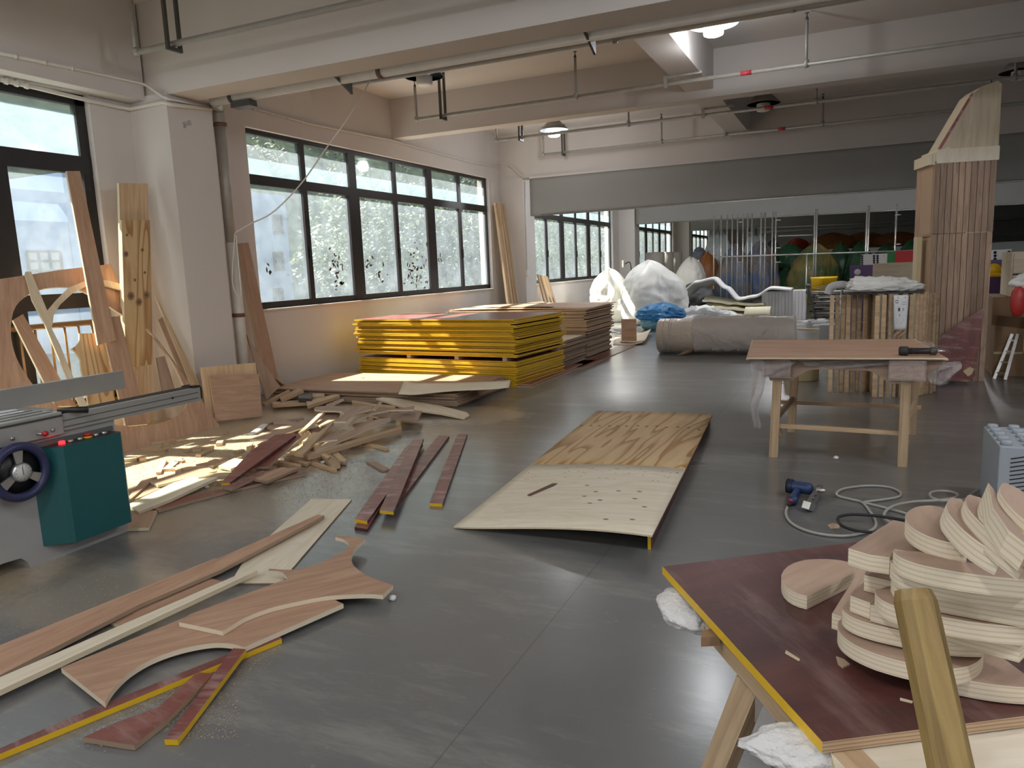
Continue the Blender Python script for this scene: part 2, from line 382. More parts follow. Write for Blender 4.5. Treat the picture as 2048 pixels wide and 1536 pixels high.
def prism(name, pts, th, mats, parent=None, holes=(), flip=None, **kw):
    """flat piece: outline pts (3D, near one plane) is the upper face, th its thickness downwards"""
    pts = [Vector(p) for p in pts]; n = Vector((0, 0, 0))
    for i, p in enumerate(pts):
        q = pts[(i+1) % len(pts)]; n += Vector(((p.y-q.y)*(p.z+q.z), (p.z-q.z)*(p.x+q.x), (p.x-q.x)*(p.y+q.y)))
    n.normalize(); toward = Vector(flip) if flip is not None else Vector((0, 0, 1))
    if n.dot(toward) < 0: n = -n
    ctr = sum(pts, Vector())/len(pts)
    ed = max(((pts[(i+1) % len(pts)]-pts[i]) for i in range(len(pts))), key=lambda v: v.length)
    if kw.get('axis') is not None: ed = Vector(kw['axis'])
    kw.pop('axis', None)
    m = frame(ctr, ed, n); inv = m.inverted()
    loops = [[inv @ p for p in pts]] + [[inv @ Vector(p) for p in h] for h in holes]
    loops = [[Vector((v.x, v.y, 0)) for v in lp] for lp in loops]
    def area(lp): return sum(lp[i].x*lp[(i+1) % len(lp)].y-lp[(i+1) % len(lp)].x*lp[i].y for i in range(len(lp)))
    loops = [lp if (area(lp) > 0) == (i == 0) else lp[::-1] for i, lp in enumerate(loops)]
    flat = [v for lp in loops for v in lp]; k = len(flat)
    tris = tessellate_polygon(loops)
    vs = [tuple(v) for v in flat] + [(v.x, v.y, -th) for v in flat]; fs = []; mi = []
    for t in tris:
        a, b, c = [flat[i] for i in t]
        if (b-a).cross(c-a).z < 0: t = t[::-1]
        fs.append(tuple(t)); mi.append(0); fs.append(tuple(i+k for i in t[::-1])); mi.append(0)
    s = 0
    for lp in loops:
        L = len(lp)
        for i in range(L):
            a, b = s+i, s+(i+1) % L
            fs.append((a, a+k, b+k, b)); nm_ = len(mats) if isinstance(mats, (list, tuple)) else 1
            mi.append(2 if nm_ > 2 and (flat[a]-flat[b]).length < .2 else (1 if nm_ > 1 else 0))
        s += L
    return obj(name, mesh(name, vs, fs, mats, mi), parent, m, **kw)
def flatpx(name, px, z, th, mats, parent=None, holes=(), **kw):
    """piece lying flat (z a number) or sloping (z a list, one height per corner), traced in pixels"""
    zs = z if isinstance(z, (list, tuple)) else [z]*len(px)
    return prism(name, [PZ(a, b, q) for (a, b), q in zip(px, zs)], th, mats, parent,
                 [[PZ(a, b, zs[0]) for a, b in h] for h in holes], **kw)
def planepx(name, px, p0, n, th, mats, parent=None, holes=(), **kw):
    n = Vector(n).normalized()
    return prism(name, [PPL(a, b, p0, n) for a, b in px], th, mats, parent, [[PPL(a, b, p0, n) for a, b in h] for h in holes], flip=n, **kw)
def curvy(pts, k=5):
    """outline in pixels; a corner written (x, y, 1) is a point on a smooth curve"""
    n = len(pts); out = []
    for i in range(n):
        p1, p2 = pts[i], pts[(i+1) % n]; out.append(p1[:2])
        if len(p1) > 2 or len(p2) > 2:
            p0 = pts[i-1] if len(p1) > 2 else p1; p3 = pts[(i+2) % n] if len(p2) > 2 else p2
            for j in range(1, k):
                t = j/k; out.append(tuple(.5*(2*p1[c]+(p2[c]-p0[c])*t+(2*p0[c]-5*p1[c]+4*p2[c]-p3[c])*t*t+(3*p1[c]-p0[c]-3*p2[c]+p3[c])*t**3) for c in (0, 1)))
    return out
def smooth_path(pts, k=6, closed=False):
    pts = [Vector(p) for p in pts]; out = []; n = len(pts)
    for i in range(n if closed else n-1):
        p0, p1, p2, p3 = (pts[(i-1) % n] if closed or i else pts[0]), pts[i], pts[(i+1) % n], (pts[(i+2) % n] if closed or i+2 < n else pts[-1])
        for j in range(k):
            t = j/k
            out.append(.5*((2*p1)+(p2-p0)*t+(2*p0-5*p1+4*p2-p3)*t*t+(3*p1-p0-3*p2+p3)*t**3))
    if not closed: out.append(pts[-1])
    return out
def tubemesh(path, r, mats, seg=8, closed=False):
    path = [Vector(p) for p in path]; n = len(path); vs = []; fs = []
    rs = r if isinstance(r, (list, tuple)) else [r]*n
    u = None
    for i, p in enumerate(path):
        t = (path[(i+1) % n]-path[i-1]) if closed else (path[min(i+1, n-1)]-path[max(i-1, 0)])
        t.normalize()
        if u is None: u = t.orthogonal().normalized()
        u = (u - t*u.dot(t)).normalized(); v = t.cross(u)
        for s in range(seg):
            a = 2*math.pi*s/seg; vs.append(p + (u*math.cos(a)+v*math.sin(a))*rs[i])
    for i in range(n if closed else n-1):
        j = (i+1) % n
        for s in range(seg):
            s2 = (s+1) % seg; fs.append((i*seg+s, i*seg+s2, j*seg+s2, j*seg+s))
    if not closed:
        fs.append(tuple(range(seg-1, -1, -1))); fs.append(tuple((n-1)*seg+s for s in range(seg)))
    return mesh('tube', vs, fs, mats, smooth=True)
def tube(name, path, r, mats, parent=None, seg=8, closed=False, **kw):
    p0 = Vector(path[0]); me = tubemesh([Vector(p)-p0 for p in path], r, mats, seg, closed)
    return obj(name, me, parent, Matrix.Translation(p0), **kw)
def lathemesh(prof, mats, seg=24, mi=None, smooth=True):
    vs = []; fs = []; ms = []
    for r, z in prof:
        for s in range(seg):
            a = 2*math.pi*s/seg; vs.append((r*math.cos(a), r*math.sin(a), z))
    for i in range(len(prof)-1):
        for s in range(seg):
            s2 = (s+1) % seg; fs.append((i*seg+s, i*seg+s2, (i+1)*seg+s2, (i+1)*seg+s)); ms.append(mi[i] if mi else 0)
    if prof[0][0] > 1e-4: fs.append(tuple(range(seg-1, -1, -1))); ms.append(mi[0] if mi else 0)
    if prof[-1][0] > 1e-4: fs.append(tuple((len(prof)-1)*seg+s for s in range(seg))); ms.append(mi[-1] if mi else 0)
    return mesh('lathe', vs, fs, mats, ms, smooth)
def lathe(name, base, prof, mats, parent=None, seg=24, axis=None, mi=None, smooth=True, **kw):
    m = Matrix.Translation(Vector(base))
    if axis is not None: m = m @ Vector(axis).to_track_quat('Z', 'Y').to_matrix().to_4x4()
    return obj(name, lathemesh(prof, mats, seg, mi, smooth), parent, m, **kw)
_ico = {}
def blob(name, ctr, size, mats, amp=.12, freq=1.6, crease=.05, seed=0, sub=5, sag=.25, parent=None, rz=0.0, **kw):
    """a filled sack: soft ellipsoid, flat where it lies, with folds; ctr is the point under it"""
    if sub not in _ico:
        bm = bmesh.new(); bmesh.ops.create_icosphere(bm, subdivisions=sub, radius=1.0)
        _ico[sub] = ([v.co.copy() for v in bm.verts], [tuple(v.index for v in f.verts) for f in bm.faces]); bm.free()
    V0, F0 = _ico[sub]; off = Vector((seed*3.1, seed*1.7, seed*.9)); vs = []
    sx, sy_, sz = size
    for v in V0:
        d = 1 + amp*noise.noise(v*freq+off)*1.6
        rid = 1-abs(noise.noise(v*freq*2.1+off*2))*2; d += crease*max(rid, 0)**3
        d += crease*.5*(1-abs(noise.noise(v*freq*5+off))*2)
        p = Vector((v.x*sx, v.y*sy_, v.z*sz))*d
        if p.z < -sz*(1-sag): p.z = -sz*(1-sag) + (p.z+sz*(1-sag))*.12
        vs.append(p)
    zl = min(p.z for p in vs); vs = [Vector((p.x, p.y, p.z-zl)) for p in vs]
    return obj(name, mesh(name, vs, F0, mats, smooth=True), parent, Matrix.Translation(Vector(ctr)) @ Matrix.Rotation(rz, 4, 'Z'), **kw)
def sack(name, base, w_, d, h, mats, seed, folds=7.0, amp=.10, low=.13, lean=(0, 0), tip=.0, parent=None, **kw):
    """tied film sack: broad foot, folds that gather towards the top"""
    nz, ns = 34, 84; vs = []; fs = []; off = Vector((seed*2.3, seed*1.1, seed*.7))
    for i in range(nz+1):
        t = i/nz
        r = .76+.24*math.sin(min(t/.3, 1)*math.pi/2) if t < .3 else max(0.0, 1-((t-.3)/.7)**2.1)**.62
        if t > .86: r = max(r, tip*(1-(t-.86)*4))
        for s in range(ns):
            a = 2*math.pi*s/ns; c_, s_ = math.cos(a), math.sin(a)
            lo = low*noise.noise(Vector((c_*1.1, s_*1.1, t*1.6))+off)*1.8
            rid = (1-2*abs(noise.noise(Vector((c_*folds*.5, s_*folds*.5, t*2.4))+off*2)))*max(0, t-.45)*1.9
            P3 = Vector((c_*1.6, s_*1.6, t*3.0))+off
            cr1 = .5-abs(noise.noise(P3*1.5)); cr2 = .5-abs(noise.noise(P3*3.3+off)); cr3 = .5-abs(noise.noise(P3*7.0))
            q = r*(1+lo+amp*(rid*.5+cr1*1.1+cr2*.6+cr3*.28))
            z = h*t*(1+.10*noise.noise(Vector((c_*1.5, s_*1.5, 4))+off)*t)
            vs.append((c_*q*w_+lean[0]*t*t, s_*q*d+lean[1]*t*t, max(z, 0)))
    for i in range(nz):
        for s in range(ns):
            s2 = (s+1) % ns; fs.append((i*ns+s, i*ns+s2, (i+1)*ns+s2, (i+1)*ns+s))
    fs.append(tuple(range(ns-1, -1, -1))); fs.append(tuple(nz*ns+s for s in range(ns)))
    return obj(name, mesh(name, vs, fs, mats, smooth=True), parent, Matrix.Translation(Vector(base)), **kw)
def surf(name, fn, nu, nv, th, mats, parent=None, **kw):
    """curved sheet with thickness: fn(u, v) gives a world point"""
    g = [[Vector(fn(i/nu, j/nv)) for j in range(nv+1)] for i in range(nu+1)]
    ctr = g[nu//2][nv//2].copy(); vs = []; fs = []; mi = []; W = nv+1
    nr = []
    for i in range(nu+1):
        for j in range(nv+1):
            du = g[min(i+1, nu)][j]-g[max(i-1, 0)][j]; dv = g[i][min(j+1, nv)]-g[i][max(j-1, 0)]
            n = du.cross(dv); n = n.normalized() if n.length > 1e-9 else Vector((0, 0, 1)); nr.append(n)
    flat = [p-ctr for row in g for p in row]; K = len(flat)
    vs = flat + [p-n*th for p, n in zip(flat, nr)]
    for i in range(nu):
        for j in range(nv):
            a, b, c, d = i*W+j, (i+1)*W+j, (i+1)*W+j+1, i*W+j+1
            fs.append((a, b, c, d)); mi.append(0); fs.append((d+K, c+K, b+K, a+K)); mi.append(0)
    rim = [i*W for i in range(nu+1)]+[nu*W+j for j in range(1, nv+1)]+[i*W+nv for i in range(nu-1, -1, -1)]+[j for j in range(nv-1, 0, -1)]
    em = 1 if isinstance(mats, (list, tuple)) and len(mats) > 1 else 0
    for i, a in enumerate(rim):
        b = rim[(i+1) % len(rim)]; fs.append((b, a, a+K, b+K)); mi.append(em)
    ax = kw.pop('axis', None); m = Matrix.Translation(ctr)
    if ax is not None:
        m = frame(ctr, Vector(ax), Vector((0, 0, 1))); r3 = m.to_3x3().transposed(); vs = [r3 @ v for v in vs]
    me = mesh(name, vs, fs, mats, mi, smooth=False)
    me.polygons.foreach_set('use_smooth', [q == 0 for q in mi])
    return obj(name, me, parent, m, **kw)
def clone(o, mw, parent=None, **kw):
    """a copy of one object (world matrix mw) sharing its mesh"""
    c = o.copy(); col.objects.link(c); c.parent = None
    base = WM[parent.name] if parent is not None else Matrix()
    if parent is not None: c.parent = parent
    c.matrix_basis = base.inverted() @ mw; WM[c.name] = mw
    return tag(c, **kw)

# ================================================================== THE SETTING
XW, WT = -6.5, .26                       # inner face of the window wall, its thickness
XC = -6.0                                # face of the columns standing out from it
ZC = 4.05                                # ceiling
BAY, COLY, COLW = 8.6, 5.42, .56
YB, YF, XR = -9.0, 44.0, 15.0            # hall: back end, far end, right side
S = dict(kind='structure')
box('floor', (XW-WT, YB, -.2), (XR, YF, 0), 'polished_concrete', **S)
bpy.data.objects['floor'].matrix_basis = Matrix.Translation((0, 0, -.2))   # object coordinates are room coordinates
_f = bpy.data.objects['floor'].data
for v in _f.vertices: v.co.x += (XW-WT+XR)/2; v.co.y += (YB+YF)/2
box('ceiling', (XW-WT, YB, ZC), (XR, YF, ZC+.2), 'ceiling_paint', **S)
box('wall_far', (XW-WT, YF, 0), (XR, YF+.2, ZC), 'wall_paint', **S)
box('wall_right', (XR, YB, 0), (XR+.2, YF, ZC), 'wall_paint', **S)

# window openings of the left wall: (y0, y1, z0, z1)
W1 = (6.97, 13.5, 1.02, 3.18)
OPEN = [(-7.9, -1.7, 1.02, 3.18), (.55, 4.98, .18, 3.16), W1, (15.65, 21.95, 1.02, 3.18), (24.25, 30.5, 1.02, 3.18), (32.85, 39.1, 1.02, 3.18)]
wl = empty('wall_left', (XW, 0, 0), kind='structure')
ys = YB
for i, (a, b, z0, z1) in enumerate(OPEN):
    box('wall_pier', (XW-WT, ys, 0), (XW, a, ZC), 'wall_paint', wl)
    box('wall_apron', (XW-WT, a, 0), (XW, b, z0), 'wall_paint', wl)
    box('wall_head', (XW-WT, a, z1), (XW, b, ZC), 'wall_paint', wl)
    ys = b
box('wall_pier', (XW-WT, ys, 0), (XW, YF, ZC), 'wall_paint', wl)
wb = empty('wall_back', (XW, YB, 0), kind='structure')
box('wall_pier', (XW-WT, YB-.2, 0), (-2.0, YB, ZC), 'wall_paint', wb)
box('wall_head', (-2.0, YB-.2, 3.2), (3.5, YB, ZC), 'wall_paint', wb)
box('wall_pier', (3.5, YB-.2, 0), (XR, YB, ZC), 'wall_paint', wb)

# columns, main beams across the hall, secondary beams, lengthwise girders
for k in range(-1, 4):
    y = COLY + BAY*k
    box('column', (XW, y, 0), (XC, y+COLW, 3.2), 'wall_paint', **S)
    box('ceiling_beam', (XW, y+.03, 3.19), (XR, y+.38, ZC), 'ceiling_paint', **S)
for k in range(-1, 4):
    y = COLY + BAY*k + 4.69
    box('ceiling_beam', (XW, y, 3.47), (XR, y+.27, ZC), 'ceiling_paint', **S)
for gx in (-1.98, 4.4, 10.6):
    box('ceiling_beam', (gx, YB, 3.57), (gx+.35, YF, ZC), 'ceiling_paint', **S)
# the shallow beam standing out over the near window
box('ceiling_beam', (XW, -3.18, 3.16), (XW+.22, 5.42, ZC), 'wall_paint', **S)
for gy in (5.42, 14.02, 22.62):
    for gx in (4.3, 10.5):
        if gx > 10 or gy > 20: box('column', (gx, gy, 0), (gx+.56, gy+.56, 3.2), 'wall_paint', **S)

# ------------------------------------------------------------------ windows
nwin = 0
def window(y0, y1, z0, z1, mull, zt0, zt1, xg, heavy, fw=.055, film=.36, extra=()):
    """mull: centres of upright bars; heavy: which of them are the wide ones; zt0..zt1 transom"""
    global nwin; nwin += 1
    r = empty('window_%d' % nwin, (xg, (y0+y1)/2, z0), kind='structure'); d = .07
    box('window_frame', (xg-d/2, y0, z0), (xg+d/2, y1, z0+fw*1.7), 'frame_metal', r)
    box('window_frame', (xg-d/2, y0, z1-fw), (xg+d/2, y1, z1), 'frame_metal', r)
    box('window_frame', (xg-d/2, y0, z0), (xg+d/2, y0+fw, z1), 'frame_metal', r)
    box('window_frame', (xg-d/2, y1-fw, z0), (xg+d/2, y1, z1), 'frame_metal', r)
    box('transom', (xg-d/2-.004, y0, zt0), (xg+d/2+.004, y1, zt1), 'frame_metal', r)
    edges = [y0+fw]; 
    for i, m in enumerate(mull):
        hw = .085 if i in heavy else .045
        box('mullion', (xg-d/2-.002, m-hw, zt1), (xg+d/2+.002, m+hw, z1-fw*.5), 'frame_metal', r)
        hl = .13 if i in heavy else .045
        box('mullion', (xg-d/2-.002, m-hl, z0+fw*.5), (xg+d/2+.002, m+hl, zt0), 'frame_metal', r)
        edges += [m-hw, m+hw]
        if i not in heavy and z1-z0 < 2.5:
            box('latch', (xg+d/2, m-.012, z0+.62), (xg+d/2+.03, m+.012, z0+.78), 'black_plastic', r, bev=.004)
    edges.append(y1-fw)
    for i in range(0, len(edges), 2):
        a, b = edges[i], edges[i+1]
        p = box('pane', (xg-.003, a-.03, zt1-.01), (xg+.003, b+.03, z1-fw+.02), 'dusty_glass', r)
        if film: box('film_strip', (xg+.0045, a, zt1), (xg+.0065, b, zt1+(z1-zt1)*film), 'frosted_film', p)
        box('pane', (xg-.003, a-.03, z0+fw*.9), (xg+.003, b+.03, zt0+.01), 'dusty_glass', r)
    for (za, zb) in extra:
        box('transom', (xg-d/2-.003, y0, za), (xg+d/2+.003, y1, zb), 'frame_metal', r)
    return r
xg = -6.60
mu = [8.03, 9.105, 10.21, 11.29, 12.363]
wi1 = window(*W1, mu, 2.53, 2.65, xg, (1, 3))
wi2 = window(*OPEN[1], [1.65, 2.75, 4.05], 2.44, 2.60, xg, (0, 2), .10, .74, extra=((1.20, 1.34),))
for o_ in OPEN[3:]:
    a, b = o_[0], o_[1]; st = (b-a)/6
    window(*o_, [a+st*k for k in range(1, 6)], 2.53, 2.65, xg, (1, 3))
window(*OPEN[0], [OPEN[0][0]+1.03*k for k in range(1, 6)], 2.53, 2.65, xg, (1, 3))
for (a, b, z0, z1) in OPEN[2:5]:
    box('window_sill', (XW-.12, a, z0-.012), (XW+.03, b, z0+.012), 'wall_paint', wl, bev=.004)
# dead creeper leaves stuck to three panes
def creeper(pxs, rr):
    vs = []; fs = []
    for (cx_, cy_, n_, sp_) in pxs:
        for i in range(n_):
            p = PXW(cx_+rr.gauss(0, sp_*.5), cy_+rr.gauss(0, sp_), xg+.008); a = rr.uniform(0, 6.3); l = rr.uniform(.02, .045); w_ = l*.42
            k = len(vs)
            for t in range(6):
                q = t/6*6.283; u, v = math.cos(q)*l, math.sin(q)*w_
                vs.append(p+Vector((0, u*math.cos(a)-v*math.sin(a), u*math.sin(a)+v*math.cos(a))))
            fs.append(tuple(range(k, k+6)))
    c = sum(vs, Vector())/len(vs)
    obj('creeper_leaves', mesh('creeper', [v-c for v in vs], fs, 'bark'), wi1, Matrix.Translation(c), kind='stuff')
creeper([(673, 525, 16, 16), (680, 560, 10, 12), (738, 525, 9, 10), (760, 545, 10, 12), (815, 545, 14, 14), (836, 520, 22, 18), (840, 550, 18, 14), (875, 512, 8, 9), (538, 545, 5, 8)], R)

# guard rail across the low window
g = empty('guard_rail', (XW-.02, 3.0, .18), 'brass coloured guard rail with balusters across the low window', 'railing')
tube('top_rail', [(XW-.03, .6, 1.06), (XW-.03, 4.93, 1.06)], .028, 'rail_brass', g, 10)
tube('bottom_rail', [(XW-.03, .6, .30), (XW-.03, 4.93, .30)], .016, 'rail_brass', g, 8)
b0 = tube('baluster', [(XW-.03, .8, .30), (XW-.03, .8, 1.06)], .011, 'rail_brass', g, 8)
for k in range(1, 31): clone(b0, Matrix.Translation((XW-.03, .8+.136*k, .30)), g)

# ------------------------------------------------------------------ outside
hv = []; hf = []; NU, NV = 70, 16
for i in range(NU+1):
    for j in range(NV+1):
        y = -30+i*2.6; x = -13 - j*3.2
        z = -3.0 + max(0, j-1)*2.7 + 1.6*noise.noise(Vector((x*.12, y*.12, 0))) + .8*noise.noise(Vector((x*.5, y*.5, 3)))
        hv.append((x, y, z))
for i in range(NU):
    for j in range(NV):
        a = i*(NV+1)+j; hf.append((a, a+1, a+NV+2, a+NV+1))
obj('hillside', mesh('hillside', hv, hf, 'leaf_dark', smooth=True), kind='structure')
box('yard_ground', (-60, -40, -3.4), (XW-WT-.1, 170, -3.2), 'far_grey', **S)

def crownmesh(seed, mat, n=5200, rx=2.6, rz=3.0, ls=.105):
    rr = random.Random(seed); vs = []; fs = []
    cl = [(Vector((rr.gauss(0, 1), rr.gauss(0, 1), rr.gauss(0, 1))).normalized()*rr.uniform(.35, .95), rr.uniform(.28, .5)) for _ in range(26)]
    for i in range(n):
        c, s = rr.choice(cl); d = Vector((rr.gauss(0, 1), rr.gauss(0, 1), rr.gauss(0, 1))).normalized()*s*rr.uniform(.75, 1.0)
        p = c+d; p = Vector((p.x*rx, p.y*rx, p.z*rz)); a = Vector((rr.gauss(0, 1), rr.gauss(0, 1), rr.gauss(0, .6))).normalized()
        b = a.orthogonal().normalized(); l = ls*rr.uniform(.7, 1.5); k = len(vs)
        vs += [p-a*l, p+b*l*.5, p+a*l, p-b*l*.5]; fs.append((k, k+1, k+2, k+3))
    return mesh('crown', vs, fs, mat)
CR = [crownmesh(1, 'leaf_light'), crownmesh(2, 'leaf_dark'), crownmesh(3, 'leaf_light', 4600, 2.2, 3.6)]
tr = random.Random(11)
TL = {'leaf_light': 'light green leafy tree on the slope outside the windows', 'leaf_dark': 'dark green leafy tree on the slope outside the windows'}
spots = []
for k in range(18):
    spots.append((tr.uniform(-17.2, -15.2), 5+k*5.6+tr.uniform(-.4, .4), tr.uniform(.6, 3.0), 0))
for k in range(14):
    spots.append((tr.uniform(-31, -28.5), 8+k*8.0+tr.uniform(-.4, .4), tr.uniform(4.2, 7.0), 1))
for x, y, z, row in spots:
    if row == 0 and y < 17: continue
    me = CR[tr.randrange(3)]; s = tr.uniform(.85, .98)*(1.0 if row == 0 else 1.35)
    mn = me.materials[0].name
    t = empty('tree', (x, y, -3.2), TL[mn], 'tree', 'trees on the slope outside', tr.uniform(0, 6))
    M0 = Matrix.Translation((x, y, z+.4*s)) @ Matrix.Rotation(tr.uniform(0, 6), 4, 'Z') @ Matrix.Scale(s, 4)
    obj('crown', me, t, M0)
    tube('trunk', [(x, y, -3.2), (x+.1, y, (z-3.2)/2), (x, y+.1, z+1.2)], [.2, .15, .07], 'bark', t, 6)

# the pale blue neighbour
bx0, by1 = -19.5, 17.6
zt = PXW(575, 392, bx0).z; by1 = PXW(583, 560, bx0).y
zw, zf0, zf1 = PXW(100, 443, bx0).z, PXW(100, 405, bx0).z, PXW(100, 384, bx0).z
yl1 = PXW(140, 480, bx0).y
bd = empty('neighbour_building', (bx0, by1, -3.3), 'pale blue building with barred windows and open roof frame outside', 'building')
box('wall', (bx0-6, -6, -3.3), (bx0, yl1, zw), 'building_blue', bd)
box('tower_wall', (bx0-6, yl1, -3.3), (bx0+.02, by1, zt), 'building_blue', bd)
box('roof_frame', (bx0-.3, -6, zf0), (bx0+.1, yl1, zf1), 'building_blue', bd)
def bwin(ya, yb, za, zb, nx, nz_):
    wdw = box('window', (bx0-.05, ya, za), (bx0+.02, yb, zb), 'building_window', bd)
    for k in range(nx+1): box('window_bar', (bx0+.02, ya+(yb-ya)*k/nx-.03, za), (bx0+.05, ya+(yb-ya)*k/nx+.03, zb), 'frame_metal', wdw)
    for k in range(nz_+1): box('window_bar', (bx0+.02, ya, za+(zb-za)*k/nz_-.03), (bx0+.05, yb, za+(zb-za)*k/nz_+.03), 'frame_metal', wdw)
for a, b in (((543, 430), (565, 468)), ((545, 505), (567, 540)), ((52, 503), (126, 560)), ((545, 578), (567, 612))):
    p, q = PXW(*a, bx0), PXW(*b, bx0); bwin(min(p.y, q.y), max(p.y, q.y), min(p.z, q.z), max(p.z, q.z), 3, 3)

# ================================================================== CEILING SERVICES
def strap(y, x0, zp, ztop, parent, wide=.13):
    """square hanger: two rods and a foot under the pipe"""
    for dx in (-wide/2, wide/2):
        bar('hanger_rod', (x0, y+dx, zp-.05), (x0, y+dx, ztop), .028, .028, 'dark_steel', parent)
    bar('hanger_foot', (x0, y-wide/2-.014, zp-.045), (x0, y+wide/2+.014, zp-.045), .03, .03, 'dark_steel', parent)
def sprinkler(x, y, zp, zt_, parent, r=.017):
    lathe('tee', (x, y, zp-.03), [(.03, 0), (.03, .075), (.022, .08)], 'pipe_paint', parent, 10)
    c = tube('riser', [(x, y, zp), (x, y, zt_)], r, 'pipe_paint', parent, 8)
    lathe('sprinkler_head', (x, y, zt_-.01), [(.014, 0), (.02, .02), (.012, .04), (.006, .055), (.006, .075), (.024, .08), (.024, .084), (.004, .09)], 'dark_steel', c, 8)
def fire_pipe(Y, zp, x0, rises, straps, brackets, reds, label, r=.024, end_up=.42, x1=XR):
    t = empty('sprinkler_pipe', (x0, Y, zp), label, 'pipe', 'fire sprinkler pipes under the ceiling')
    tube('pipe_run', [(x0, Y, zp), (x1, Y, zp)], r, 'pipe_paint', t, 10)
    if end_up:
        tube('end_riser', [(x0, Y, zp-.01), (x0-.002, Y, zp+end_up)], r*.8, 'pipe_paint', t, 8)
        lathe('elbow', (x0, Y, zp-.03), [(.02, 0), (.033, .015), (.033, .05), (.024, .065)], 'pipe_paint', t, 10)
        lathe('sprinkler_head', (x0, Y, zp+end_up), [(.014, 0), (.02, .02), (.008, .04), (.006, .07), (.024, .075), (.004, .085)], 'dark_steel', t, 8)
    for x, h in rises: sprinkler(x, Y, zp, zp+h, t)
    for x in straps: strap(Y, x, zp, ZC, t)
    for x in brackets:
        bar('bracket', (x, Y-.03, zp-.05), (x, Y-.03, 3.59), .045, .012, 'galvanised', t, (0, 1, 0))
        bar('bracket_arm', (x, Y, 3.56), (x+.42, Y, 3.565), .03, .03, 'galvanised', t)
    for x in reds: tube('red_band', [(x-.06, Y, zp), (x+.06, Y, zp)], r*1.12, 'pipe_red', t, 10)
    return t
Y1, z1p = 9.15, 3.485
fire_pipe(Y1, z1p, PYW(833, 232, Y1).x, [(PYW(1152, 190, Y1).x, .46), (PYW(1612, 131, Y1).x, .46)], [PYW(886, 225, Y1).x], [PYW(1332, 162, Y1).x],
          [PYW(1492, 147, Y1).x], 'long fire sprinkler pipe in front of the first secondary beam')
Y2, z2p = 11.3, 3.475
fire_pipe(Y2, z2p, PYW(993, 283, Y2).x, [(PYW(1257, 248, Y2).x, .47), (PYW(1632, 206, Y2).x, .47), (PYW(2030, 163, Y2).x, .47)], [PYW(1042, 280, Y2).x], [PYW(1407, 231, Y2).x],
          [PYW(1538, 217, Y2).x], 'long fire sprinkler pipe just behind the first secondary beam')
Y3, z3p = 13.6, 3.53
fire_pipe(Y3, z3p, PYW(1087, 312, Y3).x, [(PYW(1323, 283, Y3).x, .40), (PYW(1645, 252, Y3).x, .40)], [PYW(1127, 307, Y3).x], [PYW(1450, 270, Y3).x],
          [PYW(1563, 260, Y3).x], 'long fire sprinkler pipe right in front of the grey curtain beam')
Y0, z0p = 7.0, 3.455
fire_pipe(Y0, z0p, PYW(690, 165, Y0).x, [(PYW(1585, 20, Y0).x, .4)], [], [PYW(1232, 80, Y0).x], [], 'thicker fire pipe beside the white drain pipe under the near beam', .032, 0)
Yn, zn = 4.95, 3.42
tn = fire_pipe(Yn, zn, PYW(268, 57, Yn).x, [], [PYW(343, 45, Yn).x], [], [], 'fire sprinkler pipe crossing the near side of the big beam', .026, .5)

# white drain pipe under the near beam and its downpipe beside the column
dp = empty('drain_pipe', (-6.1, 6.15, 0), 'white drain pipe running under the beam and down beside the column', 'pipe')
pa, pb = PYW(448, 203, 6.15), PYW(1400, 8, 6.15); pb = pa+(pb-pa)*1.0; zz = PYW(700, 154, 5.91).z
tube('pipe_run', [(-5.9, 5.91, zz), (7.0, 5.91, zz)], .052, 'pipe_white', dp, 14)
el = smooth_path([(-6.08, 6.15, 3.0), (-6.075, 6.15, 3.18), (-6.05, 6.12, 3.20), (-5.97, 6.03, zz), (-5.85, 5.91, zz)], 5)
tube('elbow', el, .062, 'pipe_paint', dp, 14)
xb = PYW(487, 720, 6.15).x
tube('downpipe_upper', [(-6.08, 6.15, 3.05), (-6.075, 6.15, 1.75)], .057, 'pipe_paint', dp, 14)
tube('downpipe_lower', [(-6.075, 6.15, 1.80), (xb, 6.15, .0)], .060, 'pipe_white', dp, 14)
for z in (1.02, 3.02): tube('clamp', [(-6.07, 6.15, z-.02), (-6.07, 6.15, z+.02)], .068, 'rubber_brown', dp, 14)
for px, py in ((790, 140), (500, 195)):
    x = PYW(px, py, 6.15).x; tube('clamp', [(x-.02, 5.91, zz), (x+.02, 5.91, zz)], .060, 'rubber_brown' if px > 600 else 'dark_steel', dp, 14)
x = PYW(520, 200, 6.15).x
box('bracket', (x-.12, 5.86, zz-.11), (x+.12, 5.97, zz-.05), 'dark_steel', dp)
for px in (710, 1195):
    x = PYW(px, 160 if px < 800 else 75, 6.1).x
    prism('wall_bracket', [(x, 5.80, 3.19), (x, 6.05, 3.19), (x, 6.05, 3.08)], .02, 'dark_steel', dp, flip=(1, 0, 0))

# white cord hanging between downpipe and beam, tied at the pipe
cw = [PYW(470, 466, 6.0), PYW(500, 448, 6.02), PYW(545, 425, 6.05), PYW(600, 370, 6.2), PYW(650, 300, 6.4), PYW(700, 230, 6.6), PYW(740, 162, 6.75)]
tube('cord', smooth_path(cw, 6), .007, 'conduit', None, 6, label='white cord strung from the downpipe up to the ceiling pipe', cat='cord')
cw = [PYW(470, 466, 6.04), PYW(466, 520, 6.04), PYW(465, 565, 6.04), PYW(474, 590, 6.03), PYW(482, 588, 6.03), PYW(478, 540, 6.03), PYW(472, 470, 6.03)]
tube('cord', smooth_path(cw, 6), .006, 'conduit', None, 6, label='loop of white cord knotted round the downpipe beside the column', cat='cord')

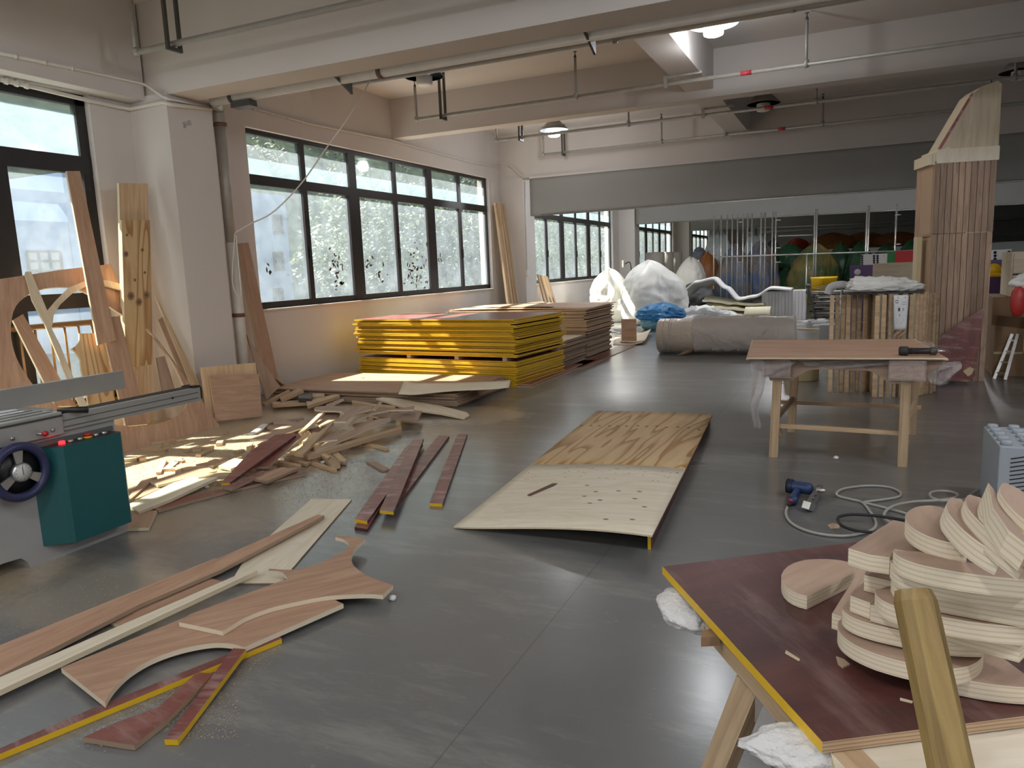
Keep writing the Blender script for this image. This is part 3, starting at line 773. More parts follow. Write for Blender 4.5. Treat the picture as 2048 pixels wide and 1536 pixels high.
# surface conduits
def conduit(pts, label, r=.013, clips=0):
    t = tube('conduit', pts, r, 'conduit', None, 8, label=label, cat='conduit')
    for k in range(clips):
        a, b = Vector(pts[0]), Vector(pts[1]); p = a.lerp(b, (k+.5)/clips); d = (b-a).normalized()
        tube('clip', [p-d*.012, p+d*.012], r*1.5, 'conduit', t, 8)
XV = XW+.22
c1 = [PXW(0, 107, XV+.01), PXW(170, 142, XV+.01), PXW(280, 166, XV+.01)]
c1 += [Vector((XC-.2, 5.40, 3.28)), Vector((XC-.02, 5.40, 3.16)), Vector((XC+.015, 5.44, 3.14)), PXW(420, 214, XC+.015)]
conduit(c1, 'white conduit along the shallow beam above the near window', .014, 3)
c2 = [PXW(0, 152, XW+.02), PXW(62, 166, XW+.02), PXW(160, 190, XW+.02)]
c2 += [PXW(225, 205, XW+.02), Vector((XW+.03, 5.40, 3.10)), Vector((XC-.03, 5.405, 3.11)), Vector((XC+.016, 5.45, 3.09)), Vector((XC+.016, 5.96, 3.14))]
for q_ in c2[:4]: q_.z -= .03
conduit(c2, 'pair of white conduits running over the near window to the column', .02, 3)
c3 = [PXW(490, 212, XW+.015), PXW(620, 248, XW+.015), PXW(780, 280, XW+.015), PXW(940, 325, XW+.015), PXW(1005, 335, XW+.015), Vector((XC-.25, 14.0, 3.45)), Vector((XC+.01, 14.01, 3.2)), Vector((XC+.015, 14.3, 3.18))]
conduit(c3, 'thin white conduit above the long window up to the far column', .011, 4)
p = PXW(1050, 362, XC+.012); q = PXW(1054, 540, XC+.012)
conduit([p, q], 'upright white conduit on the far column down to its switch', .010, 3)
box('wall_switch', (XC, q.y-.05, q.z-.12), (XC+.035, q.y+.05, q.z+.0), 'conduit', None, .006, label='small white switch box at the foot of the upright conduit', cat='switch')
p = PXW(1247, 528, XC+.02)
box('wall_switch', (XC, p.y-.09, p.z-.1), (XC+.05, p.y+.09, p.z+.1), 'conduit', None, .006, label='white wall socket box on the column behind the white sacks', cat='socket')
tube('cable', smooth_path([p+Vector((.05, 0, 0)), p+Vector((.12, .3, .02)), p+Vector((.1, .5, -.5)), p+Vector((.05, .55, -1.1))], 6), .014, 'black_rubber', None, 6, label='black cable drooping from the socket on the column', cat='cable')

# pencilled figures on the column face: 811.5
fx = XC+.003
def mark(pts, nm='pencil_stroke'):
    tube(nm, [PXW(a, b, fx) for a, b in pts], .0016, 'ink', mk, 5)
mk = empty('pencil_mark', PXW(372, 245, fx), 'pencilled figures 811.5 written on the column face', 'writing')
cq = crop(0, 150, 5.12)
for st in ([(1880, 480), (1870, 500), (1890, 510), (1900, 490), (1885, 478)], [(1890, 510), (1878, 530), (1892, 542), (1903, 525), (1890, 510)],
           [(1915, 470), (1918, 520)], [(1930, 465), (1934, 515)], [(1944, 512), (1947, 515)], [(1958, 468), (1942, 470), (1943, 488), (1958, 495), (1956, 512), (1946, 510)]):
    mark(cq(st))

# ------------------------------------------------------------------ high bay lamps
def lamp(px, py, z, lit, where, s=1.0, watts=None, acr=False):
    return lampxyz(PZ(px, py, z), z, lit, where, s, watts, acr)
def lampxyz(p, z, lit, where, s=1.0, watts=None, acr=False):
    k = s
    t = empty('ceiling_lamp', (p.x, p.y, z), where, 'lamp', None)
    lathe('lamp_shade', (p.x, p.y, z), [(.24*k, -.02), (.245*k, -.02), (.10*k, .13), (.06*k, .16), (.06*k, .30), (.03*k, .31), (.03*k, .15), (.09*k, .12), (.225*k, -.018), (.24*k, -.02)], ['lamp_acrylic', 'lamp_acrylic'] if acr else ['lamp_enamel', 'lamp_acrylic' if lit else 'lamp_reflector'], t, 28,
          mi=[0, 0, 0, 0, 0, 0, 1, 1, 1])
    lathe('lamp_bulb', (p.x, p.y, z-.13*k), [(.0, 0), (.07*k, .002), (.095*k, .012), (.10*k, .03), (.10*k, .19), (.05*k, .22)], 'lamp_lit' if lit else 'lamp_glass', t, 20)
    if z+.3 < ZC-.02: tube('lamp_stem', [(p.x, p.y, z+.28), (p.x, p.y, ZC)], .02, 'lamp_enamel', t, 8)
    if lit:
        l = bpy.data.lights.new('lamp_light', 'POINT'); l.energy = 55.0 if watts is None else watts; l.color = (.96, .97, 1.0); l.shadow_soft_size = .1
        o = bpy.data.objects.new('lamp_light', l); col.objects.link(o); o.parent = t; o.location = (0, 0, -.25)
lamp(1427, 45, 3.76, True, 'lit white ceiling lamp in the bay just behind the near beam', watts=26, acr=True)
lamp(1108, 258, 3.72, True, 'lit ceiling lamp hanging before the grey curtain near the windows', watts=22)
lamp(1527, 205, 3.72, False, 'unlit ceiling lamp beyond the lengthwise girder before the curtain')
lamp(848, 150, 3.78, False, 'unlit ceiling lamp half hidden by the near beam close to the windows')
lamp(2040, 140, 3.72, False, 'unlit ceiling lamp above the tip of the plywood rocket')

# added unseen fill lamps: behind and right of the camera, beyond the curtain
for k, (x, y, lab) in enumerate(((-4.9, -.5, 'beside the windows, one bay back'), (-1.35, -.5, 'over the aisle, one bay back'), (2.05, -.5, 'right of the aisle, one bay back'), (5.5, -.5, 'far right, one bay back'),
        (2.05, 3.9, 'over the near bench'), (5.5, 3.9, 'right of the near bench'), (-1.35, 17.0, 'beyond the first curtain, over the foam'), (-4.9, 17.0, 'beyond the first curtain, over the white sacks'), (2.05, 17.0, 'beyond the first curtain, behind the rocket'), (-1.35, -4.8, 'over the aisle, two bays back'), (2.05, -4.8, 'right of the aisle, two bays back'))):
    q = Vector((x, y, 3.76)); lampxyz(q, 3.76, True, 'lit ceiling lamp '+lab, watts=120 if y > 14 else 72)
# ------------------------------------------------------------------ grey smoke curtains under the main beams
def curtain(Y, ztop, zb0, zb1, x0, x1, label, seed):
    def fn(u, v):
        x = x0+(x1-x0)*u; zb = zb0+(zb1-zb0)*min(1, u*1.6)
        z = ztop+(zb-ztop)*v
        wv = .018*noise.noise(Vector((x*1.3, z*2.2, seed)))+.008*noise.noise(Vector((x*4, z*3, seed+5)))
        wv += .03*math.exp(-((u-.0)/.02)**2)
        return (x, Y-wv*(.3+.7*v), z)
    t = surf('smoke_curtain', fn, 160, 10, .006, 'curtain_grey', label=label, cat='curtain')
    tube('hem_rod', [(x0+.03, Y-.005, zb0+.012), (x0+(x1-x0)*.62, Y-.005, zb1+.012), (x1, Y-.005, zb1+.012)], .016, 'galvanised', t, 8)
    bar('head_rail', (x0, Y-.012, ztop+.012), (x1, Y-.012, ztop+.012), .03, .045, 'ceiling_paint', t)
yc = 14.04
curtain(yc, 3.17, PYW(1070, 432, yc).z, PYW(1800, 381, yc).z, PYW(1061, 400, yc).x, XR, 'long grey smoke curtain hanging below the first beam behind the pipes', 1)
yc = COLY+2*BAY+.03
curtain(yc, 3.18, PYW(1275, 449, yc).z, PYW(1828, 424, yc).z, XC+.05, XR, 'second grey smoke curtain, behind the first one and lower in view', 2)
yc = COLY+3*BAY+.03
curtain(yc, 3.18, PYW(1383, 462, yc).z, PYW(1800, 449, yc).z, XC+.05, XR, 'farthest grey smoke curtain over the coloured sacks', 3)

# ================================================================== SHEET STACKS BY THE WINDOW WALL
def sheet_stack(n, z0, th, x0, x1, y0, y1, mats, label, group, jit, seed, rz=0.0, pivot=None, cat='plywood sheet', name='plywood_sheet', gap=.0026, mi=None):
    """every sheet of a stack is an object of its own; x0..x1, y0..y1 its footprint"""
    rr = random.Random(seed); me = boxmesh(x1-x0, y1-y0, th, mats, 0, mi); out = []
    c = Vector(((x0+x1)/2, (y0+y1)/2, 0)); pv = Vector(pivot) if pivot else c
    for k in range(n):
        j = Vector((rr.uniform(-jit, jit), rr.uniform(-jit, jit)*.7, 0))
        m = Matrix.Translation(pv) @ Matrix.Rotation(rz+rr.uniform(-.006, .006), 4, 'Z') @ Matrix.Translation(c-pv+j+Vector((0, 0, z0+k*(th+gap))))
        out.append(obj(name, me, None, m, label, cat, group))
    return out
EM = [0, 0, 1, 1, 1, 1]
top_y = .815
# film-faced sheets with yellow edges: lower bundle, two bearers, upper bundle
PV = (-3.58, 7.97, 0); rzY = math.radians(-5.5)
sheet_stack(17, .002, .0152, -6.03, -3.58, 7.97, 9.27, ['film_bright', 'yellow_paint'], 'yellow edged red sheet in the lower bundle of the tall stack', 'lower bundle of yellow edged sheets', .022, 3, rzY, PV, mi=EM)
zb = .002+17*.0178
for k, x in enumerate((-5.2, -4.45, -3.75)):
    m = Matrix.Translation(PV) @ Matrix.Rotation(rzY, 4, 'Z') @ Matrix.Translation(Vector((x+3.58, .62, zb)))
    obj('spacer_block', boxmesh(.06, 1.2, .042, 'timber'), None, m, 'wooden spacer between the two bundles of yellow edged sheets', 'spacer', 'spacers in the yellow stack')
nU = 26; zU = zb+.043
ups = sheet_stack(nU, zU, .0152, -6.05, -3.58, 7.97, 9.27, ['film_bright', 'yellow_paint'], 'yellow edged red sheet in the upper bundle of the tall stack', 'upper bundle of yellow edged sheets', .042, 5, rzY, PV, mi=EM)
tag(ups[-1], 'topmost yellow edged sheet with glossy red face'); ups[-1]['group'] = ''; del ups[-1]['group']
# low stack in front, red-brown faces
lows = sheet_stack(8, .002, .0152, -6.12, -3.66, 6.58, 7.86, ['ply_red', 'edge_brown'], 'reddish plywood sheet in the low stack under the window', 'low plywood stack', .028, 8, math.radians(1.0), mi=EM)
tag(lows[-1], 'topmost reddish sheet of the low stack under the window'); del lows[-1]['group']
# a thin bent pale veneer sheet thrown on top
def fn(u, v):
    a, b, c_, d = PZ(797, 792, .16), PZ(1018, 778, .17), PZ(1022, 764, .19), PZ(808, 765, .165)
    p = a.lerp(b, u).lerp(d.lerp(c_, u), v); p.z = .162 + .05*u*u + .025*math.sin(u*5)*(1-v)*u + .02*max(0, 1-u*8)
    return p
surf('veneer_sheet', fn, 20, 6, .004, ['ply_white', 'edge_light'], label='thin pale veneer sheet warped across the low stack', cat='veneer')
# stacks behind the yellow one
sheet_stack(20, .002, .0152, -6.04, -3.60, 9.36, 10.62, ['ply_brown', 'edge_brown'], 'dark edged plywood sheet in the waist high stack behind the yellow one', 'dark edged stack', .03, 12, mi=EM)
sheet_stack(1, .002+20*.0178, .0152, -6.0, -3.60, 9.38, 10.62, ['ply_pale', 'edge_brown'], 'pale sheet lying on the dark edged stack behind the yellow one', 'pale cover sheet', .0, 13, mi=EM)
sheet_stack(21, .002, .0152, -6.04, -3.62, 10.70, 12.0, ['ply_brown', 'edge_brown'], 'dark edged plywood sheet under the light stack by the sacks', 'dark edged base stack', .025, 14, mi=EM)
zP = .002+21*.0178
pst = sheet_stack(21, zP, .0152, -6.04, -3.60, 10.68, 12.05, ['ply_red', 'edge_tan'], 'tan edged plywood sheet in the light stack by the sacks', 'tan edged stack', .035, 15, mi=EM)
zT = zP+21*.0178
def fn(u, v):
    a, b, c_, d = Vector((-6.0, 10.72, zT)), Vector((-3.55, 10.66, zT)), Vector((-3.55, 12.1, zT)), Vector((-6.0, 12.05, zT))
    p = a.lerp(b, u).lerp(d.lerp(c_, u), v); p.z += .018+.012*math.sin(u*4)+.02*v*u; return p
surf('plywood_sheet', fn, 16, 6, .010, ['ply_red', 'edge_tan'], label='curled reddish sheet on top of the tan edged stack', cat='plywood sheet')
def fn(u, v):
    a, b, c_ = Vector((-5.6, 10.95, zT+.05)), Vector((-4.15, 10.75, zT+.045)), Vector((-4.8, 11.95, zT+.07))
    return a.lerp(b, u).lerp(c_, v*.97)
surf('plywood_offcut', fn, 8, 6, .006, ['ply_red', 'edge_tan'], label='triangular reddish offcut lying on the tan edged stack', cat='offcut')
# sheets lying flat on the floor at the foot of the stacks
for k, (x0, x1, y0, y1, z) in enumerate(((-3.57, -3.37, 7.95, 10.4, .0), (-3.56, -3.30, 9.6, 12.4, .0), (-3.57, -3.41, 8.0, 9.9, .013))):
    box('plywood_strip', (x0, y0, z+.001), (x1, y1, z+.013), ['film_bright', 'edge_tan'], None, 0, EM,
        label=('red strip on the floor along the foot of the yellow stack', 'red strip on the floor along the foot of the far stacks', 'narrow red strip lying on another beside the yellow stack')[k], cat='strip')

# upright timbers in the window bay corner and by the far window
for k, (px, w_, top) in enumerate(((1006, .10, 2.70), (1015, .08, 2.72), (1023, .09, 2.71), (1030, .06, 2.69))):
    p = PXW(px, 598, -6.3)
    bar('timber_batten', (-6.12+.02*k, 13.52+k*.115, .003), (-6.40, 13.56+k*.115, top), w_, .045, 'timber', up=(1, 0, .1), label=('tall wooden batten, first of four in the corner by the long window', 'tall wooden batten, second of four in the corner by the long window', 'tall wooden batten, third of four in the corner by the long window', 'tall wooden batten, last of four, against the far column')[k], cat='batten')
for k in range(4):
    y = 15.5+k*.17
    bar('timber_batten', (-6.05+.03*k, y, .003), (-6.36, y+.05, 1.25-.02*k), .09, .03, 'pine' if k % 2 else 'timber', up=(1, 0, .1), label='short pale batten leaning under the second window', cat='batten', group='short battens under the second window')

# ================================================================== BOARDS LEANING BY THE NEAR WINDOW
cB = crop(0, 600, 4.6545); cA = crop(0, 330, 4.6545); cS = crop(0, 450, 2.926)
def lean(x0, s): return Vector((x0, 0, 0)), Vector((1, 0, s)).normalized()      # plane x = x0 - s z
pl = lean(-5.52, .54)
out = [(-60, 575), (0, 558), (120, 540), (222, 528), (236, 565), (300, 660), (388, 778), (442, 856), (245, 906), (80, 945), (-60, 975)]
hole = [(22, 650), (32, 612), (62, 586), (102, 575), (150, 577), (195, 598), (232, 622), (275, 648), (318, 682), (352, 738), (374, 792), (366, 822), (330, 843), (285, 853), (235, 850), (175, 838), (120, 815), (75, 780), (40, 730), (25, 690)]
planepx('arched_plywood', out, *pl, .018, ['ply_red', 'edge_light'], holes=[curvy([(a, b, 1) for a, b in hole], 3)], label='large reddish plywood panel with a big oval hole leaning at the low window', cat='plywood panel')
pl = lean(-5.47, .55)
strip = cA([(235, 1015), (240, 992), (290, 992), (300, 1020), (330, 1090), (440, 1355), (530, 1250), (640, 1140), (800, 1075), (900, 1068), (1010, 1075), (1150, 1115), (1150, 1175), (1000, 1130), (900, 1120), (800, 1130), (680, 1190), (560, 1300), (500, 1400), (490, 1480)])
strip += cB([(480, 260), (560, 420), (640, 620), (740, 840), (830, 1000), (860, 1060), (780, 1060), (640, 760), (500, 430), (420, 230), (300, 0)])
planepx('arched_strip', strip, *pl, .014, ['ply_pale', 'edge_light'], label='narrow pale arched strip cut like a Y leaning on the oval hole panel', cat='plywood strip')
def plank(name, a, b, c_, d, pl, th, mats, label, cat='plank'):
    return planepx(name, [a, b, c_, d], *pl, th, mats, label=label, cat=cat)
plank('plank', (133, 342), (160, 342), (232, 680), (196, 690), lean(-5.66, .33), .02, ['ply_red', 'edge_light'], 'tall narrow reddish plank leaning against the window frame')
plank('plank', (26, 640), (46, 628), (152, 812), (112, 812), lean(-5.62, .50), .02, ['ply_red', 'edge_light'], 'dark reddish plank slanting behind the oval hole panel')
plank('plank', (0, 735), (40, 780), (60, 870), (0, 880), lean(-5.56, .52), .02, ['ply_red', 'edge_light'], 'wide reddish plank behind the saw fence at the low window')
pk = lean(-5.98, .16)
plank('plank', (238, 366), (295, 367), (308, 835), (252, 850), lean(-6.02, .10), .03, ['pine', 'edge_light'], 'tall pine plank with clean upper end standing in the window corner')
plank('plank', (243, 440), (300, 440), (308, 845), (256, 858), lean(-5.94, .11), .03, ['pine_ply', 'edge_light'], 'knotty pine plank, lower of two standing in the window corner')
cc = lean(-5.72, .36)
notch = cB([(740, 312), (970, 305), (1060, 900), (1090, 980), (830, 1010), (790, 800), (755, 640), (750, 560), (700, 480), (665, 455), (710, 425), (740, 390)])
planepx('notched_plywood', notch, *cc, .018, ['pine_ply', 'edge_light'], label='pine panel with a scalloped notch behind the wavy grained plank', cat='plywood panel')
planepx('plywood_board', cB([(1150, 293), (1300, 293), (1420, 300), (1440, 1090), (1370, 1160), (1240, 780)]), *lean(-5.78, .36), .018, ['pine', 'edge_light'], label='yellowish pine panel standing below the knotty plank', cat='plywood panel')
plank('plank', (200, 636), (239, 632), (296, 848), (252, 852), lean(-5.60, .44), .02, ['ply_red', 'edge_light'], 'plank with bold wavy grain leaning in front of the pine panels')
plank('plank', (316, 640), (328, 632), (402, 788), (380, 792), lean(-5.70, .42), .02, ['ply_red', 'edge_light'], 'slanting reddish plank at the right edge of the leaning panels')
plank('plank', (314, 715), (330, 712), (356, 800), (330, 806), lean(-5.75, .40), .02, ['ply_brown', 'edge_brown'], 'short dark plank wedged beside the knotty pine planks')
plank('plank', (310, 590), (322, 610), (410, 790), (392, 792), lean(-5.66, .44), .02, ['timber', 'edge_light'], 'long thin batten slanting behind the leaning panels by the column')
kp, kn_ = lean(-5.936, .11)
kp_ = bpy.data.objects['plank.004']
for px, py, r_ in ((262, 592, 9), (293, 590, 8), (278, 604, 8), (252, 508, 6), (285, 500, 4), (270, 560, 3), (254, 470, 3), (290, 545, 3)):
    for q_, m_, e_ in ((1.0, 'cardboard', .001), (.5, 'rubber_brown', .002)):
        planepx('knot', [(px+r_*q_*math.cos(a*.7854)*.8, py+r_*q_*math.sin(a*.7854)) for a in range(8)], kp+Vector((e_, 0, 0)), kn_, .001, m_, kp_)
# small square panels against the column
cq2 = lean(-5.66, .25)
planepx('plywood_board', cS([(1172, 835), (1495, 805), (1532, 1115), (1215, 1135)]), Vector((-5.55, 5.45, 0)), Vector((.92, -.42, .30)), .02, ['pine', 'edge_light'], label='square pine panel leaning on the column foot, the one behind', cat='plywood panel')
planepx('plywood_board', cS([(1225, 880), (1515, 870), (1535, 1120), (1265, 1148)]), Vector((-5.50, 5.42, 0)), Vector((.92, -.42, .30)), .018, ['ply_red', 'edge_light'], label='square brownish panel in front on the column foot', cat='plywood panel')
# boards beside the downpipe
plank('plank', (473, 487), (497, 485), (556, 755), (528, 770), lean(-5.93, .25), .02, ['ply_red', 'edge_light'], 'long reddish board leaning beside the downpipe at the long window')
planepx('plywood_board', cS([(1445, 640), (1530, 790), (1640, 945), (1560, 1020), (1495, 810)]), *lean(-5.75, .4), .018, ['ply_brown', 'edge_brown'], label='dark triangular panel behind the long leaning board', cat='plywood panel')
bar('plank', PZ(520, 735, .42), PZ(572, 775, .10), .06, .02, ['pine'], label='pale batten slanting down beside the square panels', cat='plank')

# ================================================================== SLIDING TABLE SAW
sxF = -3.73
saw = empty('table_saw', (-4.1, 2.2, 0), 'grey sliding table saw with teal switch box and handwheel', 'table saw')
yA, yE = .2, 2.77
prism('cabinet', [(sxF, yA, .075), (sxF, 2.10, .075), (sxF, 2.17, .07), (sxF, 2.20, .04), (sxF, 2.21, .0), (sxF, yE, .0), (sxF, yE, .66), (sxF, yA, .66)], .62, 'machine_grey', saw, flip=(1, 0, 0))
box('cabinet_skirt', (sxF-.02, yA, .60), (sxF+.012, yE-.02, .625), 'machine_dark', saw)
box('table_top', (sxF-1.0, yA, .70), (sxF-.28, 2.62, .735), 'aluminium', saw, .004)
rz0, rz1 = .655, .742
yR = PXW(400, 785, sxF+.01).y
box('rail', (sxF-.10, yA, rz0), (sxF+.015, yR, rz1), 'aluminium', saw, .004)
for dz in (.018, .052): box('rail_groove', (sxF+.014, yA, rz0+dz), (sxF+.0165, yR-.02, rz0+dz+.006), 'machine_dark', saw)
for dx in (-.075, -.035): box('rail_track', (sxF+dx, yA, rz1), (sxF+dx+.014, yR-.01, rz1+.006), 'dark_steel', saw)
box('rail_end_cap', (sxF-.10, yR, rz0+.01), (sxF+.015, yR+.012, rz1), 'black_plastic', saw, .003)
for dx in (-.09, -.03, .0): box('stop_block', (sxF+dx, yR-.05, rz1), (sxF+dx+.018, yR+.0, rz1+.012), 'black_plastic', saw)
lathe('bolt_hole', PXW(345, 796, sxF+.016), [(.008, 0), (.008, .002)], 'black_plastic', saw, 10, axis=(1, 0, 0))
# the carriage on the rail
yT = PXW(122, 830, sxF+.02).y
box('carriage', (sxF-.30, yA, rz0-.01), (sxF+.03, yT, rz1+.02), 'aluminium', saw, .004)
for k, dx in enumerate((-.27, -.19, -.11, -.03)): box('carriage_slot', (sxF+dx, yA, rz1+.0195), (sxF+dx+.018, yT-.02, rz1+.0225), 'machine_dark', saw)
box('carriage_lip', (sxF+.029, yA, rz1-.005), (sxF+.034, yT, rz1+.005), 'dark_steel', saw)
for px, py in ((24, 877), (105, 860)): lathe('bolt', PXW(px, py, sxF+.031), [(.010, 0), (.010, .008), (.004, .010)], 'steel', saw, 10, axis=(1, 0, 0))
p = PXW(74, 868, sxF+.031)
kn = lathe('knob_stem', p, [(.006, 0), (.006, .03)], 'steel', saw, 10, axis=(1, .4, 0))
lathe('knob', p+Vector((.026, .012, 0)), [(.0, -.002), (.012, .002), (.016, .012), (.011, .024), (.0, .027)], 'button_red', saw, 14, axis=(1, .4, 0))
h0 = PXW(115, 822, sxF-.02); tube('handle', [h0, h0+Vector((.05, .05, .0)), h0+Vector((.10, .10, -.008))], [.013, .017, .018], 'black_plastic', saw, 14)
# crosscut fence lying along the carriage
xf = -4.28
f0, f1, f2 = PXW(243, 741, xf), PXW(243, 777, xf), PXW(0, 784, xf)
bar('fence', (xf, yA, (f2.z+f2.z-.11)/2), (xf, f0.y, (f0.z+f1.z)/2), .035, f0.z-f1.z, 'aluminium', saw)
bar('fence_foot', (xf, 2.2, .735), (xf, 2.42, .735+.0), .06, .03, 'black_plastic', saw)
prism('table_label', [PZ(0, 822, .7625), PZ(30, 818, .7625), PZ(55, 823, .7625), PZ(0, 834, .7625)], .001, 'white_panel', saw)
# teal switch box
bxc = sxF
yb0, yb1 = PXW(113, 890, sxF+.10).y, PXW(240, 862, sxF+.12).y
zb0_, zb1_ = PXW(140, 1088, sxF+.11).z, PXW(160, 884, sxF+.11).z
prism('switch_box', [(sxF, yb0-.075, zb0_), (sxF+.10, yb0, zb0_), (sxF+.12, yb0+.02, zb0_), (sxF+.12, yb1, zb0_), (sxF+.10, yb1+.02, zb0_), (sxF, yb1+.02, zb0_)], -(zb1_-zb0_), 'machine_teal', saw)
tpz = zb1_+.0015
prism('switch_panel', [(sxF, yb0-.07, tpz), (sxF+.10, yb0+.002, tpz), (sxF+.118, yb0+.02, tpz), (sxF+.118, yb1-.002, tpz), (sxF+.098, yb1+.018, tpz), (sxF, yb1+.018, tpz)], .003, 'machine_panel', saw)
for k, (px, py, m, r) in enumerate(((124, 885, 'button_lit', .016), (142, 882, 'steel', .014), (160, 878, 'steel', .014), (176, 873, 'button_red', .022), (192, 870, 'steel', .014), (209, 866, 'steel', .014))):
    p = PZ(px, py+3, tpz)
    if k == 3: lathe('button_collar', (p.x, p.y, tpz), [(.020, 0), (.022, .004), (.022, .012), (.016, .014)], 'button_yellow', saw, 16)
    lathe('button', (p.x, p.y, tpz+(.012 if k == 3 else 0)), [(r, 0), (r, .012), (r*.8, .016), (.0, .017)], m, saw, 16)
# handwheel with gravity dial
hw = PXW(40, 944, sxF+.09); ax_ = (1, 0, 0)
tube('wheel_axle', [Vector((sxF-.01, hw.y, hw.z)), Vector((sxF+.09, hw.y, hw.z))], .02, 'steel', saw, 12)
rim = [hw+Vector((0, .125*math.cos(a), .125*math.sin(a))) for a in [2*math.pi*k/40 for k in range(40)]]
wr = tube('handwheel', rim, .022, 'wheel_blue', saw, 10, True)
lathe('wheel_disc', hw-Vector((.035, 0, 0)), [(.02, 0), (.115, .0), (.118, .012), (.03, .02)], 'black_plastic', wr, 32, axis=ax_)
for k in range(3):
    a = math.radians(90+120*k); d = Vector((0, math.cos(a), math.sin(a))); e = Vector((0, -math.sin(a), math.cos(a))); q = hw+Vector((.006, 0, 0))
    prism('wheel_spoke', [q+d*.03-e*.013, q+d*.03+e*.013, q+d*.112+e*.026, q+d*.118, q+d*.112-e*.026][:5], .012, 'steel', wr, flip=(1, 0, 0))
lathe('dial_body', hw-Vector((.005, 0, 0)), [(.045, 0), (.048, .012), (.046, .028), (.0, .029)], 'steel', wr, 28, axis=ax_)
lathe('dial_face', hw+Vector((.0245, 0, 0)), [(.040, 0), (.040, .001), (.0, .001)], 'dial_white', wr, 28, axis=ax_)
bar('dial_needle', hw+Vector((.0265, 0, -.012)), hw+Vector((.0265, -.002, .028)), .003, .001, 'ink', wr, (1, 0, 0))
for k in range(12):
    a = 2*math.pi*k/12; d = Vector((0, math.cos(a), math.sin(a)))
    bar('dial_tick', hw+Vector((.026, 0, 0))+d*.031, hw+Vector((.026, 0, 0))+d*.037, .0022, .0008, 'ink', wr, (1, 0, 0))
# low sawdust heap in the gap under the saw
for k in range(3): pass

